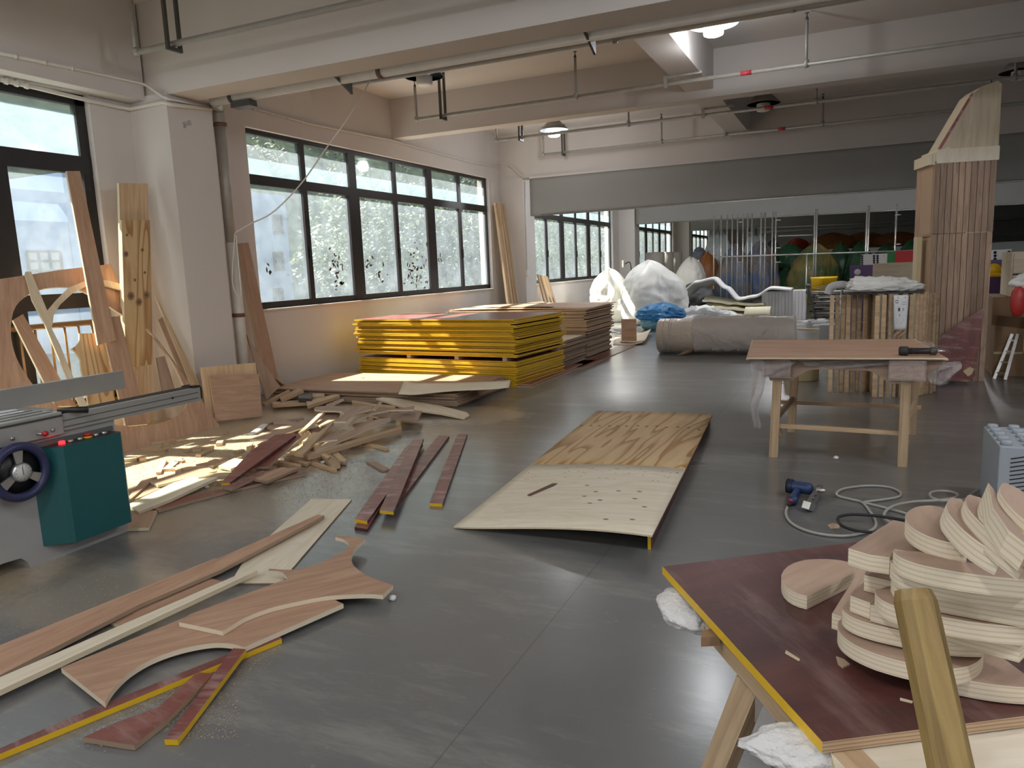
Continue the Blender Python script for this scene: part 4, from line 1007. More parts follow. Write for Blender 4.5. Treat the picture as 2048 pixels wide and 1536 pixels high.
# ================================================================== SCRAP PILE
c6 = crop(500, 780, 4.4522); c7 = crop(230, 860, 4.4522); c5 = crop(0, 980, 2.4976)
PIECES = [   # (crop, corners, heights, thickness, face, edge, label)
 (c7, [(330, 690), (560, 600), (1230, 470), (1690, 365), (1700, 385), (1060, 530), (640, 640), (385, 715)], .02, .018, 'film_bright', 'edge_brown', 'long dull red board along the near edge of the scrap pile'),
 (c7, [(110, 660), (520, 470), (700, 415), (920, 420), (500, 610), (210, 735)], [.03, .035, .04, .05, .045, .03], .018, 'ply_white', 'edge_light', 'pale knotty board slanting out of the scrap pile towards the saw'),
 (c7, [(95, 760), (110, 720), (375, 715), (300, 870), (95, 875)], .02, .018, 'ply_red', 'edge_light', 'pinkish offcut with a cut corner beside the saw box'),
 (c7, [(105, 615), (240, 440), (375, 415), (310, 465), (110, 640)], .022, .018, 'ply_red', 'edge_brown', 'pinkish offcut lying half behind the saw box'),
 (c7, [(100, 640), (330, 470), (560, 450), (250, 590)], .008, .006, 'ply_red', 'edge_brown', 'thin reddish offcut flat on the sawdust by the saw'),
 (c7, [(310, 455), (720, 345), (840, 335), (900, 365), (640, 430), (380, 490)], .03, .018, 'ply_red', 'edge_light', 'pinkish board lying across the sunlit sawdust'),
 (c7, [(705, 390), (1060, 375), (1060, 405), (740, 420)], .055, .025, 'timber', 'edge_tan', 'sunlit yellow batten lying across the pale board'),
 (c7, [(720, 305), (1120, 225), (1130, 240), (820, 325)], .022, .018, 'ply_red', 'edge_brown', 'reddish board end lying in the sunlit sawdust'),
 (c7, [(920, 320), (1060, 250), (1210, 270), (1030, 345)], .03, .018, 'ply_pale', 'edge_light', 'pale square offcut in the sun patch'),
 (c7, [(940, 460), (1220, 195), (1430, 30), (1600, 30), (1610, 55), (1020, 465)], [.05, .12, .2, .2, .19, .05], .018, 'film_bright', 'yellow_paint', 'glossy red strip with yellow end propped on the scrap pile'),
 (c7, [(970, 510), (1000, 490), (1320, 360), (1330, 380), (1040, 520)], [.045, .05, .06, .06, .05], .018, 'film_red', 'edge_brown', 'short dark red strip end lying below the propped one'),
 (c7, [(1120, 330), (1250, 310), (1630, 30), (1650, 45), (1360, 325)], [.06, .08, .19, .19, .08], .018, 'film_bright', 'edge_brown', 'wide glossy red strip propped beside the yellow ended one'),
 (c7, [(1220, 430), (1480, 330), (1620, 345), (1350, 455)], .05, .018, 'ply_red', 'edge_brown', 'reddish oblong offcut resting on the long dull red board'),
 (c7, [(1290, 430), (1640, 350), (1700, 375), (1360, 455)], .024, .018, 'film_red', 'edge_brown', 'dull red board end under the reddish oblong offcut'),
 (c6, [(585, 300), (680, 195), (790, 195), (800, 215), (770, 260), (625, 322)], [.12]*6, .012, 'ply_brown', 'edge_light', 'brown offcut with one rounded end on top of the scrap pile'),
 (c6, [(570, 160), (600, 145), (690, 140), (740, 140), (900, 150), (1080, 135), (1097, 150), (1085, 170), (960, 200), (890, 230), (860, 265), (855, 280), (745, 280), (840, 215), (820, 190), (740, 185), (650, 185), (575, 175)], .17, .014, 'ply_brown', 'edge_light', 'curvy brown cutout with two round lobes crowning the pile'),
 (c6, [(870, 320), (930, 250), (1100, 195), (1440, 145), (1465, 140), (1455, 175), (1250, 180), (1080, 215), (960, 260), (880, 325)], .15, .012, 'ply_brown', 'edge_light', 'thin crescent cutout trailing right from the pile top'),
 (c6, [(1140, 235), (1190, 205), (1330, 195), (1335, 165), (1530, 185), (1500, 262), (1340, 255)], .09, .02, 'ply_brown', 'edge_brown', 'brown rectangular offcut at the right of the pile'),
 (c6, [(1120, 85), (1180, 65), (1300, 65), (1470, 95), (1700, 145), (1930, 205), (1955, 225), (1910, 250), (1700, 210), (1450, 170), (1300, 130)], [.10, .11, .11, .09, .05, .02, .02, .02, .04, .07, .09], .016, 'ply_pale', 'edge_light', 'long pale tongue shaped board sliding off the pile onto the floor'),
 (c6, [(905, 300), (920, 295), (1250, 245), (1255, 260), (700, 500), (590, 545), (660, 490), (930, 340)], [.12, .12, .11, .11, .08, .07, .08, .11], .012, 'ply_brown', 'edge_light', 'long tapering brown cutout pointing to the lower left'),
 (c6, [(480, 575), (1345, 320), (1350, 345), (520, 592)], [.075, .06, .06, .075], .03, 'timber', 'edge_tan', 'long square batten along the right side of the pile'),
 (c6, [(385, 565), (700, 300), (745, 290), (470, 575)], [.10, .15, .15, .10], .02, 'timber', 'edge_tan', 'wooden slat slanting up the middle of the pile'),
 (c6, [(430, 380), (620, 200), (665, 195), (460, 385)], [.13, .18, .18, .13], .022, 'timber', 'edge_tan', 'thin slat pointing up beside the rounded offcut'),
 (c6, [(595, 460), (660, 380), (810, 362), (780, 440)], .10, .012, 'ply_brown', 'edge_light', 'brown rectangular offcut in the middle of the pile'),
 (c6, [(330, 540), (520, 360), (530, 375), (420, 480)], [.09, .12, .12, .1], .016, 'pine', 'edge_light', 'sunlit yellow slat beside the propped red strips'),
 (c6, [(470, 480), (560, 375), (640, 378), (540, 470)], [.10, .12, .12, .1], .014, 'pine', 'edge_light', 'second sunlit yellow slat in the middle of the pile'),
 (c6, [(0, 440), (110, 380), (330, 310), (520, 260), (570, 300), (330, 380), (200, 440)], .07, .014, 'ply_brown', 'edge_light', 'broad brown cutout under the red strips'),
 (c6, [(150, 310), (380, 300), (350, 335), (150, 335)], .04, .02, 'ply_brown', 'edge_brown', 'short brown offcut left of the pile'),
 (c6, [(90, 305), (210, 265), (470, 235), (480, 250), (230, 280), (120, 315)], .04, .02, 'ply_brown', 'edge_brown', 'thin brown slat at the back left of the pile'),
 (c6, [(205, 280), (320, 270), (450, 290), (420, 305), (210, 300)], .055, .014, 'ply_brown', 'edge_brown', 'flat brown scrap behind the slats'),
 (c6, [(105, 115), (330, 0), (350, 0), (130, 130)], [.05, .16, .16, .05], .03, 'timber', 'edge_tan', 'square batten slanting up at the back beside the square panels'),
 (c6, [(260, 60), (440, -20), (475, 0), (275, 85)], [.10, .16, .16, .10], .035, 'timber', 'edge_tan', 'thick batten slanting up at the back of the pile'),
 (c6, [(195, 105), (490, 85), (500, 110), (200, 130)], .07, .035, 'timber', 'edge_tan', 'thick batten lying flat at the back of the pile'),
 (c6, [(500, 100), (780, 30), (800, 50), (510, 140)], [.09, .10, .10, .09], .035, 'timber', 'edge_tan', 'thick batten lying aslant at the back of the pile'),
 (c6, [(430, 35), (550, 35), (550, 75), (430, 72)], .12, .04, 'dark_steel', 'dark_steel', 'dark grey block among the battens at the back'),
 (c6, [(555, 30), (660, 30), (665, 55), (555, 60)], .11, .03, 'timber', 'edge_tan', 'short batten end behind the dark block'),
 (c6, [(905, 90), (1100, 120), (1295, 140), (1290, 165), (1090, 140), (910, 110)], .10, .04, 'timber', 'edge_tan', 'square batten at the back right under the thin cutouts'),
 (c6, [(675, 130), (830, 70), (835, 85), (700, 145)], .13, .016, 'ply_brown', 'edge_light', 'short pointed slat behind the curvy cutout'),
 (c6, [(1090, 170), (1160, 95), (1175, 100), (1115, 175)], [.17, .2, .2, .17], .012, 'ply_brown', 'edge_light', 'pointed brown splinter beside the curvy cutout'),
 (c6, [(235, 620), (450, 660), (455, 685), (250, 640)], .04, .03, 'timber', 'edge_tan', 'short thick block at the foot of the pile below the red strips'),
 (c6, [(620, 560), (690, 545), (805, 640), (800, 665), (720, 670)], .04, .03, 'timber', 'edge_tan', 'stubby batten end jutting from the foot of the pile'),
 (c6, [(690, 530), (750, 525), (858, 615), (855, 635), (800, 632)], .035, .03, 'timber', 'edge_tan', 'second stubby batten end at the foot of the pile'),
 (c6, [(625, 570), (660, 555), (715, 590), (690, 610)], .06, .02, 'timber', 'edge_tan', 'little wooden chip on the stubby batten ends'),
 (c6, [(335, 590), (500, 600), (560, 620), (500, 660), (380, 620)], .03, .02, 'timber', 'edge_tan', 'wedge of wood under the middle of the pile'),
 (c6, [(0, 770), (130, 700), (420, 690), (425, 710), (160, 800), (20, 800)], .035, .018, 'ply_red', 'edge_brown', 'pinkish board lying at the near foot of the pile'),
]
for cr, pts, z, th, m1, m2, lab in PIECES:
    flatpx('wood_offcut', cr(pts), z, th, [m1, 'film_dark', m2] if m2 == 'yellow_paint' else [m1, m2], label=lab, cat='offcut')
# loose small scraps: every one its own piece
rr = random.Random(21)
blocks = [boxmesh(l, w_, t_, [m], 0) for l, w_, t_, m in ((.16, .04, .025, 'timber'), (.24, .045, .02, 'timber'), (.10, .05, .03, 'pine'), (.32, .06, .012, 'ply_brown'), (.20, .09, .012, 'ply_red'), (.07, .04, .02, 'timber'), (.40, .035, .02, 'timber'))]
for k in range(44):
    if k < 22:
        px, py = rr.uniform(520, 800), rr.uniform(815, 935)
        if py > 960-.28*(px-430)*.5+30: py -= 20
        z = .001
    else: px, py = rr.uniform(300, 640), rr.uniform(860, 955); z = .001
    p = PZ(px, py, z)
    if p.x < -5.95 or (px < 420 and py < 880): continue
    if p.y > 6.45: p.y = 6.3
    obj('wood_offcut', rr.choice(blocks), None, Matrix.Translation(p) @ Matrix.Rotation(rr.uniform(0, 3.14), 4, 'Z') @ Matrix.Rotation(rr.uniform(0, .12) if z > .005 else 0, 4, 'Y'),
        'small loose wooden scrap in the scrap pile and the sawdust round it', 'offcut', 'small loose scraps round the pile')
for px, py, k in ((255, 923, 0), (285, 921, 2), (395, 903, 5), (440, 890, 2), (452, 868, 5), (620, 900, 5), (480, 905, 5), (500, 895, 0), (130+230, 925, 5)):
    p = PZ(px, py, .001)
    obj('wood_offcut', blocks[k], None, Matrix.Translation(p) @ Matrix.Rotation(rr.uniform(0, 3), 4, 'Z'), 'small chip lying on the sunlit sawdust', 'offcut', 'chips on the sunlit sawdust')
p = [PZ(*q, .01) for q in c7([(1170, 85), (1240, 60), (1290, 25), (1330, -10)])]
def fn(u, v):
    q = smooth_path(p, 8); a = q[min(int(u*(len(q)-1)), len(q)-1)]
    return a+Vector((.05*(v-.5)*1.2, .05*(v-.5), .035+.012*math.sin(v*3.14)))
surf('plastic_strip', fn, 12, 4, .003, 'foam_white', label='curved white plastic strip lying behind the red strips', cat='strip')
for q in ((424+0, 0),): pass
for k, (px, py) in enumerate(((646, 927), (413, 976), (354, 994), (785, 1200), (525, 1205), (1672, 918))):
    blob('foam_crumb', PZ(px, py, 0), (.018, .016, .013), 'foam_white', .2, 2, .05, k, 2, label='small white foam crumb on the floor', cat='crumb', group='white foam crumbs on the floor')

# sawdust drift and shavings: too many to count
vs = []; fs = []
rr = random.Random(5)
def flake(cx_, cy_, s):
    a = rr.uniform(0, 6.3); l = s*rr.uniform(.6, 1.6); w_ = l*rr.uniform(.25, .6); k = len(vs); z = rr.uniform(.001, .004)
    for u, v in ((-l, -w_), (l, -w_), (l, w_), (-l, w_)):
        vs.append((cx_+u*math.cos(a)-v*math.sin(a), cy_+u*math.sin(a)+v*math.cos(a), z+rr.uniform(0, .003)))
    fs.append((k, k+1, k+2, k+3))
for _ in range(14000):
    px, py = rr.gauss(470, 130), rr.gauss(905, 45)
    if py < 835 or py > 1010: continue
    p = PZ(px, py, 0)
    if p.x > -6.4: flake(p.x, p.y, .0045)
for _ in range(4000):
    px, py = rr.uniform(230, 760), rr.gauss(985, 28); p = PZ(px, py, 0); flake(p.x, p.y, .0026)
for _ in range(1500):
    px, py = rr.uniform(0, 240), rr.gauss(1190, 60); p = PZ(px, py, 0); flake(p.x, p.y, .0022)
for _ in range(1400):
    t = rr.random(); px, py = 180+380*t+rr.gauss(0, 14), 1480-190*t+rr.gauss(0, 14); p = PZ(px, py, 0); flake(p.x, p.y, .0018)
for _ in range(900):
    px, py = rr.uniform(330, 480), rr.uniform(1360, 1480); p = PZ(px, py, 0); flake(p.x, p.y, .0018)
obj('sawdust', mesh('sawdust', vs, fs, 'sawdust_tan'), label='loose sawdust and shavings strewn over the concrete floor', cat='sawdust', kind='stuff')

# ================================================================== PIECES LYING IN THE FOREGROUND
t18 = .018
def fp(cr, pts, z, th, m1, m2, lab, name='plywood_board', cat='board', **kw):
    if any(len(p) > 2 for p in pts): pts = curvy(pts)
    return flatpx(name, cr(pts), z, th, [m1, m2], label=lab, cat=cat, **kw)
fp(c5, [(1555, 45), (1758, 45), (1460, 390), (1410, 465), (1150, 465), (1210, 365), (1300, 270)], .008, .006, 'ply_white', 'edge_brown', 'thin pale plywood sheet flat on the floor under the long strips', axis=PZ(690, 1000)-PZ(480, 1160))
fp(c5, [(545, 655), (1030, 437), (1110, 455), (600, 680)], .016, .014, 'ply_red', 'edge_light', 'short pinkish board between the long strips', axis=PZ(445, 1158)-PZ(220, 1246))
fp(c5, [(-200, 860), (0, 775), (1075, 340), (1110, 345), (1010, 440), (500, 640), (-200, 960)], .02, .018, 'ply_red', 'edge_brown', 'wide tapering reddish board along the left of the floor pieces', axis=PZ(430, 1116)-PZ(0, 1290))
fp(c5, [(-200, 960), (-200, 1010), (0, 925), (700, 570), (1100, 400), (1620, 128), (1590, 122), (1080, 345), (600, 560)], [.04]*9, .018, 'ply_red', 'edge_brown', 'very long narrow reddish strip reaching over the pale sheet', axis=PZ(640, 1030)-PZ(0, 1350))
fp(c5, [(-200, 1020), (-200, 1085), (0, 1000), (1285, 402), (1270, 388), (0, 935)], .045, .02, 'ply_white', 'edge_light', 'long pale batten lying beside the reddish strips', axis=PZ(510, 1138)-PZ(0, 1370))
lower = [(305, 888), (970, 618), (1000, 625), (1640, 535), (1715, 568), (1220, 785), (1150, 768, 1), (1050, 766, 1), (900, 795, 1), (760, 845, 1), (650, 910, 1), (580, 975, 1), (540, 1030, 1), (525, 1062)]
fp(c5, lower, .042, .02, 'ply_red', 'edge_cut', 'broad reddish panel with a curved bite, the lower of two on the floor', 'curved_plywood', 'curved panel', axis=PZ(680, 1205)-PZ(120, 1340))
upper = [(893, 660), (950, 620), (1400, 455), (1435, 445), (1425, 425, 1), (1400, 408, 1), (1340, 402), (1345, 393), (1440, 398, 1), (1520, 390, 1), (1620, 355, 1), (1700, 315, 1), (1740, 282, 1), (1737, 262, 1), (1715, 245, 1), (1675, 235), (1680, 228), (1770, 232), (1826, 245), (1790, 275, 1), (1765, 305, 1), (1755, 340, 1), (1770, 380, 1), (1840, 430, 1), (1963, 475), (1912, 525), (1820, 520, 1), (1640, 530, 1), (1500, 555, 1), (1350, 590, 1), (1230, 635, 1), (1160, 675, 1), (1112, 705)]
fp(c5, upper, .062, .019, 'ply_red', 'edge_cut', 'reddish panel with four scooped edges lying on the other curved panel', 'curved_plywood', 'curved panel', axis=PZ(680, 1205)-PZ(120, 1340))
fp(c5, [(-200, 1380), (0, 1290), (330, 1145), (1100, 835), (1395, 728), (1407, 742), (0, 1318), (-200, 1400)], .021, .02, 'film_red', 'yellow_paint', 'long red faced strip with yellow edge under the curved panels', axis=PZ(560, 1275)-PZ(0, 1500))
fp(c5, [(415, 1235), (580, 1160), (790, 1085), (985, 910), (1068, 918), (830, 1150), (672, 1275)], .02, .018, 'film_bright', 'edge_brown', 'kinked red board lying below the yellow edged strip', axis=PZ(420, 1350)-PZ(180, 1475))
fp(c5, [(820, 1245), (1165, 790), (1228, 795), (888, 1247)], [.021, .042, .042, .021], .02, 'film_red', 'yellow_paint', 'short dark red strip with yellow end leaning up to the curved panel', axis=PZ(480, 1298)-PZ(340, 1480))
# red strips in the middle of the floor
c8 = crop(500, 550, 2.56)
for pts, z, lab in (
    ([(535, 1290), (810, 868), (870, 866), (600, 1300)], .019, 'red strip at the bottom of the crossed bundle on the floor'),
    ([(535, 1250), (805, 868), (885, 866), (600, 1260)], .038, 'dusty red strip with yellow end on the left of the crossed bundle'),
    ([(640, 1200), (965, 822), (1020, 824), (760, 1170)], .019, 'dusty red strip on the right of the crossed bundle'),
    ([(663, 1205), (835, 833), (890, 836), (735, 1212)], .058, 'dull red strip with yellow end lying on top of the crossed bundle'),
    ([(918, 1168), (1062, 815), (1112, 815), (985, 1172)], .02, 'single dusty red strip with yellow end lying apart')):
    flatpx('red_strip', c8(pts), z, .019, ['film_red', 'film_dark', 'yellow_paint' if 'yellow' in lab else 'film_dark'], label=lab, cat='strip', axis=PZ(915, 868)-PZ(865, 1005))

# the big bowed pine sheet in the middle, its right side propped on a red board
A, B = PZ(907, 1053, .012), PZ(1304, 1071, .13)
D, C_ = PZ(1195, 821, .012), PZ(1425, 830, .075)
def bow(u, v):
    p = A.lerp(B, u).lerp(D.lerp(C_, u), v)
    h = (.13*(1-v)+.075*v); p.z = .012+(h-.012)*(math.sin(u*math.pi/2)**1.25); return p
seam = .40
t = empty('plywood_sheet', (A+C_)/2, 'big bowed pine sheet in the middle of the floor, pale near half', 'plywood sheet')
t.location.z = 0; WM[t.name].translation.z = 0
surf('veneer_near', lambda u, v: bow(u, v*seam), 18, 8, .009, ['ply_white', 'edge_light'], t, label='pale knot dotted half of the sheet')
surf('veneer_far', lambda u, v: bow(u, seam+(1-seam)*v), 18, 10, .009, ['pine_ply', 'edge_tan'], t, axis=(D-A)+(B-A)*.35, label='half of the sheet with bold orange grain')
rr = random.Random(4)
kv = []; kf = []
def knot(u, v, l, w_, dz=.0012):
    k = len(kv)
    for a in range(8):
        q = a/8*6.283; kv.append(bow(min(.995, max(.005, u+math.cos(q)*l)), v+math.sin(q)*w_)+Vector((0, 0, dz)))
    kf.append(tuple(range(k, k+8)))
for i in range(44): knot(rr.uniform(.05, .97), rr.choice((.36, .37, .33, .34, .3, .29)) + rr.uniform(-.01, .01), .007, .0012)
for u, v in ((.6, .2), (.72, .21), (.83, .215), (.66, .15), (.56, .17), (.62, .13), (.83, .17), (.9, .13), (.76, .05), (.88, .06), (.52, .24)): knot(u, v, .014, .003)
obj('knots', mesh('knots', kv, kf, 'cardboard'), t, Matrix(), kind='stuff')
kv = []; kf = []
for i in range(13): knot(.03+i*.077+rr.uniform(-.01, .01), .795+rr.uniform(-.006, .006), .014, .006)
obj('knot_row', mesh('knots', kv, kf, 'rubber_brown'), t, Matrix(), kind='stuff')
prism('bark_chip', [bow(.22, .175)+Vector((0, 0, .006)), bow(.24, .17)+Vector((0, 0, .006)), bow(.32, .235)+Vector((0, 0, .006)), bow(.33, .25)+Vector((0, 0, .006)), bow(.30, .25)+Vector((0, 0, .006))], .004, 'rubber_brown', None, label='thin brown sliver lying on the pale half of the big sheet', cat='splinter')
b0, b1 = PZ(1302, 1100, 0), PZ(1421, 842, 0); dirb = (b1-b0).normalized()
def edgeboard(a, b, ha, hb, th):
    s = Vector((dirb.y, -dirb.x, 0))*th
    return prism('red_board', [a+Vector((0, 0, .001)), b+Vector((0, 0, .001)), b+Vector((0, 0, hb)), a+Vector((0, 0, ha))], th, ['film_dark', 'yellow_paint'], None, flip=(dirb.y, -dirb.x, 0), label='red board on edge with yellow end propping the big pine sheet', cat='board')
edgeboard(b0, b1, .118, .064, .016)

# ================================================================== TRESTLE TABLE
TT = .742
tb = empty('work_table', (0.0, 5.7, 0), 'trestle work table with plywood top and film wrapped beams', 'table')
for k in range(3):
    o_ = 2*k
    flatpx('table_top', [(1506-k, 680), (1826+2*k, 678), (1895+k, 716+k), (1494-k, 715+k)], TT-.011*k, .010, ['ply_red' if k == 0 else 'ply_pale', 'edge_light'], tb, axis=(1, 0, 0))
zt0 = TT-.034
def legp(a, za, b, w_=.058, th=.05):
    p, q = a, PZ(*b, 0); bar('leg', q+Vector((0, 0, .0)), p, w_, th, 'timber', tb, (0, -1, 0))
yf, yr = 5.38, 6.3
fl, fr = PYW(1556, 740, yf), PYW(1812, 745, yf); bl, br = PYW(1592, 735, yr), PYW(1832, 738, yr)
for p in (fl, fr, bl, br): p.z = zt0-.02
legp(fl, 0, (1547, 913)); legp(fr, 0, (1804, 932)); legp(bl, 0, (1582, 864)); legp(br, 0, (1822, 868))
for s_, (pf, pr) in (('l', (fl, bl)), ('r', (fr, br))):
    a, b = Vector((pf.x, pf.y-.08, zt0-.05)), Vector((pr.x, pr.y+.08, zt0-.05))
    bar('beam', a, b, .20 if s_ == 'r' else .17, .12, 'ply_red', tb)
    # cling film round each beam end
    for q, d in ((a, 1), (b, -1)):
        c0 = q+Vector((0, .02*d, 0))
        bar('film_wrap', c0+Vector((0, -.045*d, 0)), c0+Vector((0, .18*d, 0)), .215 if s_ == 'r' else .185, .134, 'cling_film', tb)
# aprons with arched lower edge between the beams
for yy in (yf-.02, yr+.02):
    xl, xr_ = fl.x-.10, fr.x+.22
    z1a = zt0+.0; pts = [(xl, yy, z1a), (xr_, yy, z1a), (xr_-.13, yy, z1a-.12), (xr_-.22, yy, z1a-.15)]
    for k in range(13):
        u = k/12; x = fr.x-.10+(fl.x+.09-fr.x+.10)*u; s_ = min(1, min(u, 1-u)*4.2); pts.append((x, yy, z1a-.15+.085*math.sin(s_*math.pi/2)))
    pts += [(fl.x-.05, yy, z1a-.15)]
    prism('apron', pts, .02, ['ply_brown', 'edge_brown'], tb, flip=(0, -1, 0))
def rung(a, b, zz, yy, w_=.03):
    p, q = PYW(*a, yy), PYW(*b, yy); bar('stretcher', p, q, .022, w_, 'timber', tb)
rung((1556, 851), (1798, 866), 0, 5.45); rung((1560, 804), (1842, 815), 0, 6.42)
for (pf, pr, fx_) in ((fl, bl, -.02), (fr, br, .0)):
    bar('side_stretcher', (pf.x+fx_, pf.y+.04, .27), (pr.x+fx_, pr.y-.05, .27), .022, .045, 'timber', tb)
    bar('cleat', (pf.x+fx_-.03, pf.y+.10, .30), (pf.x+fx_+.04, pf.y+.12, .14), .025, .045, 'timber', tb, (0, 1, 0))
# torn film hanging at the left end and under the edge
def rag(p, l, w_, seed, m='cling_film', name='film_rag', par=None, sway=.05):
    def fn(u, v):
        z = -l*v; x = w_*(u-.5)*(1-.55*v)+sway*noise.noise(Vector((v*2.2, seed, 0)))
        return Vector(p)+Vector((x, .03*math.sin(u*9+v*7+seed)+.02*noise.noise(Vector((u*4, v*5, seed))), z))
    return surf(name, fn, 8, 14, .0015, m, par)
rag((fl.x-.13, yf-.06, zt0-.02), .46, .10, 3, par=tb); rag((fl.x-.02, yf-.10, zt0), .10, .30, 8, par=tb); rag((fr.x+.19, yf-.02, zt0), .15, .22, 5, par=tb); rag((fl.x+.4, yf-.045, zt0+.005), .055, .7, 6, par=tb)
# black nozzle tool on the table
p0, p1 = PZ(1797, 702, TT+.03), PZ(1852, 702, TT+.03); d = (p1-p0).normalized()
nt_ = empty('air_tool', (p0+p1)/2-Vector((0, 0, .03)), 'black round grip air tool lying on the work table', 'tool')
lathe('tool_head', p0, [(.0, 0), (.026, .003), (.03, .012), (.03, .05), (.022, .058)], 'black_rubber', nt_, 18, axis=d)
lathe('grip', p0+d*.055, [(.021, 0), (.021, .12), (.02, .125)], 'black_plastic', nt_, 16, axis=d)
for k in range(5): lathe('grip_ring', p0+d*(.062+.012*k), [(.0215, 0), (.023, .002), (.0215, .004)], 'black_rubber', nt_, 16, axis=d)
lathe('collar', p0+d*.178, [(.02, 0), (.025, .004), (.025, .035), (.015, .042)], 'dark_steel', nt_, 16, axis=d)
lathe('nozzle', p0+d*.218, [(.012, 0), (.007, .025), (.006, .05), (.0, .051)], 'steel', nt_, 12, axis=d)

# ================================================================== SLATTED FENCE BUNDLE WITH THINGS ON IT
sl = empty('slat_bundle', (.3, 8.2, 0), 'standing zigzag bundle of wooden slats behind the work table', 'slat bundle')
poly = [(-.14, 8.23), (.17, 8.31), (.25, 8.40), (.27, 8.0), (.44, 8.02), (.62, 8.10), (.85, 8.44)]
pos = []
for a, b in zip(poly, poly[1:]):
    L_ = math.dist(a, b); n_ = max(1, int(L_/.052))
    for k in range(n_): t_ = k/n_; pos.append((a[0]+(b[0]-a[0])*t_, a[1]+(b[1]-a[1])*t_, math.atan2(b[1]-a[1], b[0]-a[0])))
nfront = len(pos)
for x, y in ((.0, 8.42), (.12, 8.46), (.36, 8.36), (.48, 8.3), (.58, 8.42), (.72, 8.5)): pos.append((x, y, .2))
rr = random.Random(9)
sms = [boxmesh(w_, .022, 1.0, 'slat_timber', .002) for w_ in (.030, .036, .042)]
for x, y, a in pos:
    obj('slat', rr.choice(sms), sl, Matrix.Translation((x+rr.uniform(-.003, .003), y+rr.uniform(-.006, .006), rr.uniform(0, .012))) @ Matrix.Rotation(a+rr.uniform(-.25, .25), 4, 'Z'))
for zz in (.28, .72):
    tube('tie_wire', [(x, y+.005, zz) for x, y, a in pos[:nfront]], .0025, 'steel', sl, 5)
# black board, white folded sheeting and a printed label on top
zS = 1.014
p = [PZ(1690, 590, zS+.02), PZ(1808, 588, zS+.02), PZ(1816, 578, zS+.02), PZ(1700, 578, zS+.02)]
prism('black_tray', [(-.0, 8.05, zS+.018), (.62, 8.05, zS+.018), (.70, 8.40, zS+.018), (.05, 8.42, zS+.018)], .018, 'black_plastic', None, label='flat black tray lying on top of the slat bundle', cat='tray')
ms = empty('cloth_bundle', (.33, 8.22, zS+.019), 'crumpled heap of white sheeting on the black tray', 'cloth')
for k, (dx, dy, sx_, sz_) in enumerate(((-.06, .0, .22, .085), (.12, .02, .19, .07), (.0, -.03, .25, .05), (.2, .03, .12, .045))):
    blob('cloth_fold', (.30+dx, 8.22+dy, zS+.019), (sx_, .14, sz_), 'cloth_white', .28, 1.7, .22, 30+k, 4, .35, ms, rz=.4*k)
pa = PYW(1787, 592, 8.0); pb = PYW(1817, 592, 8.0)
def fn(u, v):
    x = pa.x+(pb.x-pa.x)*u+.02*v*(1-2*u)*.6; return Vector((x, 7.965-.02*math.sin(v*2.4)-.01*math.sin(u*3), zS-.01-.33*v))
lb = surf('label_sheet', fn, 6, 10, .001, 'paper', label='printed white paper sheet hanging on the slat bundle', cat='paper')
for (u0, u1, v0, v1) in ((.25, .8, .05, .08), (.12, .3, .14, .16), (.12, .14, .14, .22), (.28, .3, .14, .22), (.12, .3, .21, .23), (.3, .45, .36, .46), (.62, .72, .38, .40), (.62, .64, .38, .46), (.7, .72, .38, .46), (.4, .45, .55, .6), (.2, .75, .68, .69), (.2, .75, .74, .75), (.2, .6, .80, .81), (.55, .85, .2, .21), (.55, .85, .26, .27)):
    q = [fn(u0, v0), fn(u1, v0), fn(u1, v1), fn(u0, v1)]
    prism('print_block', [a+Vector((0, -.002, 0)) for a in q], .0006, 'ink', lb, flip=(0, -1, 0))
rag((pa.x+.05, 7.97, zS-.33), .12, .10, 12, 'adhesive_tan', 'paper_rag', lb)

# tan drum behind the table, yellow foam scrap
p = PZ(1600, 762, 0)
lathe('fibre_drum', (p.x, p.y+.15, 0), [(.0, 0), (.19, .0), (.195, .01), (.195, .40), (.185, .41), (.0, .41)], ['masking'], None, 32, label='tan round drum standing behind the work table', cat='drum')
def fn(u, v): return PZ(1612, 690, .45).lerp(PZ(1665, 690, .45), u)+Vector((0, .5*v, .04*math.sin(u*6+v*3)))
surf('foam_sheet', lambda u, v: Vector((-.55+.5*u, 8.7+.4*v, .42+.03*math.sin(u*6+v*3)+.1*max(0, .25-u))), 10, 6, .012, 'foam_yellow', label='thin yellow foam sheet lying over the tan drum', cat='foam')

# ================================================================== PLYWOOD ROCKET
rk = empty('rocket_model', (1.05, 9.3, 0), 'tall plywood rocket shaped form with strip planked body', 'rocket form')
o0, ev, dv = Vector((.80, 9.12, 0)), Vector((.575, .14, 0)), Vector((-.13, .46, 0)); nF = Vector((.14, -.575, 0)).normalized()
def RP(s, z, d=0.0): return o0+ev*s+dv*d+Vector((0, 0, z))
def rbox(name, s0, s1, z0, z1, d0, d1, mats, par=rk, proud=0.0):
    pts = [RP(s0, z0, d0), RP(s1, z0, d0), RP(s1, z1, d0), RP(s0, z1, d0)]
    return prism(name, [p+nF*proud for p in pts], (dv*(d1-d0)).length, mats, par, flip=nF, axis=(0, 0, 1))
zM, zH, zN = 1.585, 2.36, 3.06
rbox('body_core', .02, .98, .0, zM, .05, .95, ['ply_brown', 'edge_tan'])
rbox('head_core', -.02, 1.0, zM, zH, .03, 1.0, ['ply_red', 'edge_tan'])
